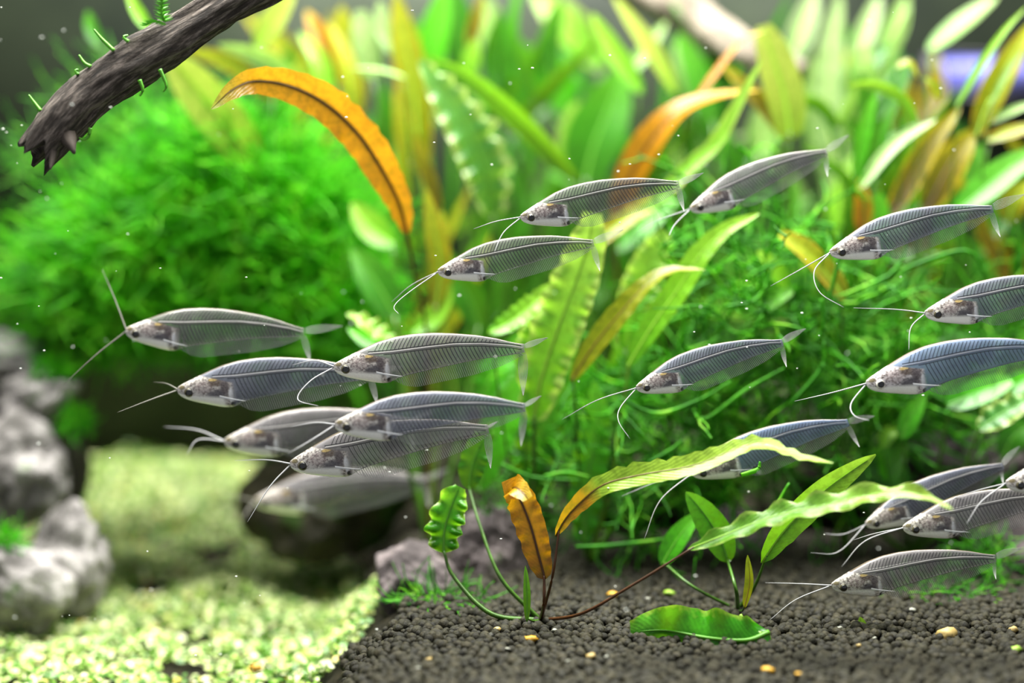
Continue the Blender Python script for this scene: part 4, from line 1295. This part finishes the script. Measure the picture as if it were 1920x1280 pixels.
fish('glass catfish with one barbel held up, nearest the bright moss bush', (235, 618), (570, 623), 0.522, 'green', [[(235, 612), (215, 560), (192, 506)], [(232, 622), (180, 665), (118, 722)]], ((72, -12), (12, 58)), barb='dark')
fish('glass catfish crossing behind the curled barbel of another, tail hidden by its head', (332, 729), (696, 702), 0.512, 'steel', [[(332, 727), (312, 719), (288, 716)], [(330, 732), (280, 750), (220, 773)]], ((60, -15), (12, 58)), barb='dark')
fish('sharp glass catfish with a barbel curled under its chin, body reaching the bumpy lime leaf', (625, 686), (983, 653), 0.497, 'grey', [[(625, 678), (590, 676), (548, 684)], [(625, 690), (582, 714), (558, 748), (597, 761)]], ((44, -20), (-2, 88)))
fish('glass catfish overlapping the one beneath it, tail lobe hanging straight down', (627, 794), (985, 764), 0.479, 'steel', [[(625, 793), (590, 792), (545, 800)], [(625, 800), (585, 824), (540, 850)]], ((30, -22), (-8, 72)))
fish('glass catfish whose back is covered by the fish overlapping it from above', (543, 868), (916, 804), 0.503, 'grey', [[(543, 862), (500, 862), (440, 863)], [(545, 873), (506, 912), (464, 978)]], ((18, -14), (4, 74)))
fish('glass catfish mostly hidden behind the overlapping pair, white chin showing', (420, 826), (770, 792), 0.538, 'grey', [[(420, 822), (370, 806), (308, 800)], [(420, 827), (372, 824), (350, 852)]], ((40, -20), (5, 50)))
fish('dim blurred glass catfish in the shade before the dark algae-covered stone', (476, 938), (800, 900), 0.60, 'grey', [[(476, 930), (450, 932), (420, 930)], [(476, 936), (465, 955), (455, 975)]], ((40, -20), (5, 50)), barb='dark')
fish('clear glass catfish with an orange leaf showing through its flank', (975, 406), (1273, 346), 0.497, 'green', [[(975, 405), (930, 415), (888, 429)], [(975, 410), (944, 436), (927, 472)]], ((46, -22), (10, 50)))
fish('glass catfish with two parallel drooping barbels, tail over the bumpy lime leaf tip', (820, 508), (1113, 456), 0.504, 'green', [[(820, 508), (772, 534), (734, 566)], [(820, 511), (764, 550), (739, 574), (747, 588)]], ((56, -26), (12, 52)))
fish('slim blurred glass catfish slanting up steeply behind the topmost leaf tips', (1293, 391), (1550, 285), 0.522, 'grey', [[(1290, 392), (1232, 414), (1194, 436)], [(1290, 395), (1266, 420), (1254, 442)]], ((42, -32), (2, 46)))
fish('blue-grey glass catfish with a barbel looping down over the yellow-green leaf', (1555, 472), (1860, 392), 0.501, 'steel', [[(1555, 470), (1510, 500), (1445, 536)], [(1555, 475), (1527, 508), (1537, 548), (1582, 576)]], ((62, -28), (16, 52)))
fish('blue-grey glass catfish with one straight level barbel and one drooping', (1733, 586), (2055, 530), 0.497, 'steel', [[(1733, 580), (1680, 580), (1600, 577)], [(1733, 588), (1708, 614), (1704, 656)]])
fish('glass catfish over the moss tangle, thick barbel bent down under its snout, tail raised', (1192, 726), (1467, 642), 0.501, 'steel', [[(1192, 722), (1120, 750), (1054, 786)], [(1195, 732), (1163, 764), (1160, 790), (1181, 822)]], ((44, -26), (8, 46)))
fish('white-faced blue glass catfish with a white-ringed eye', (1623, 717), (1985, 655), 0.490, 'white', [[(1622, 714), (1560, 736), (1490, 752)], [(1625, 722), (1596, 756), (1602, 779), (1630, 788)]], bend=0.012, eye='white')
fish('blue glass catfish crossed by the long arching lime leaf', (1296, 886), (1590, 792), 0.512, 'blue', [[(1295, 880), (1240, 900), (1165, 930)], [(1290, 890), (1238, 938), (1208, 1010)]], ((50, -12), (22, 46)))
fish('grey glass catfish with raised tail behind the ruffled leaf, just above the next fish', (1622, 982), (1880, 873), 0.520, 'steel', [[(1620, 990), (1582, 1001), (1545, 1000)], [(1620, 996), (1572, 1034), (1520, 1036)]], ((32, -36), (2, 34)))
fish('glass catfish whose head lies directly under the drooping tip of the ruffled leaf', (1692, 988), (2010, 930), 0.490, 'grey', [[(1690, 984), (1640, 1000), (1600, 1012)], [(1690, 986), (1622, 1014), (1578, 1062)]])
fish('glass catfish showing only its snout and eye, above the tip of the ruffled leaf', (1885, 904), (2240, 850), 0.484, 'grey', [[(1885, 902), (1830, 920), (1776, 938)], [(1885, 907), (1840, 940), (1812, 982)]])
fish('glass catfish swimming lowest of all, just above the open soil pellets', (1558, 1096), (1866, 1046), 0.500, 'grey', [[(1558, 1092), (1500, 1094), (1435, 1092)], [(1558, 1099), (1492, 1124), (1443, 1162)]], ((50, -18), (2, 40)))
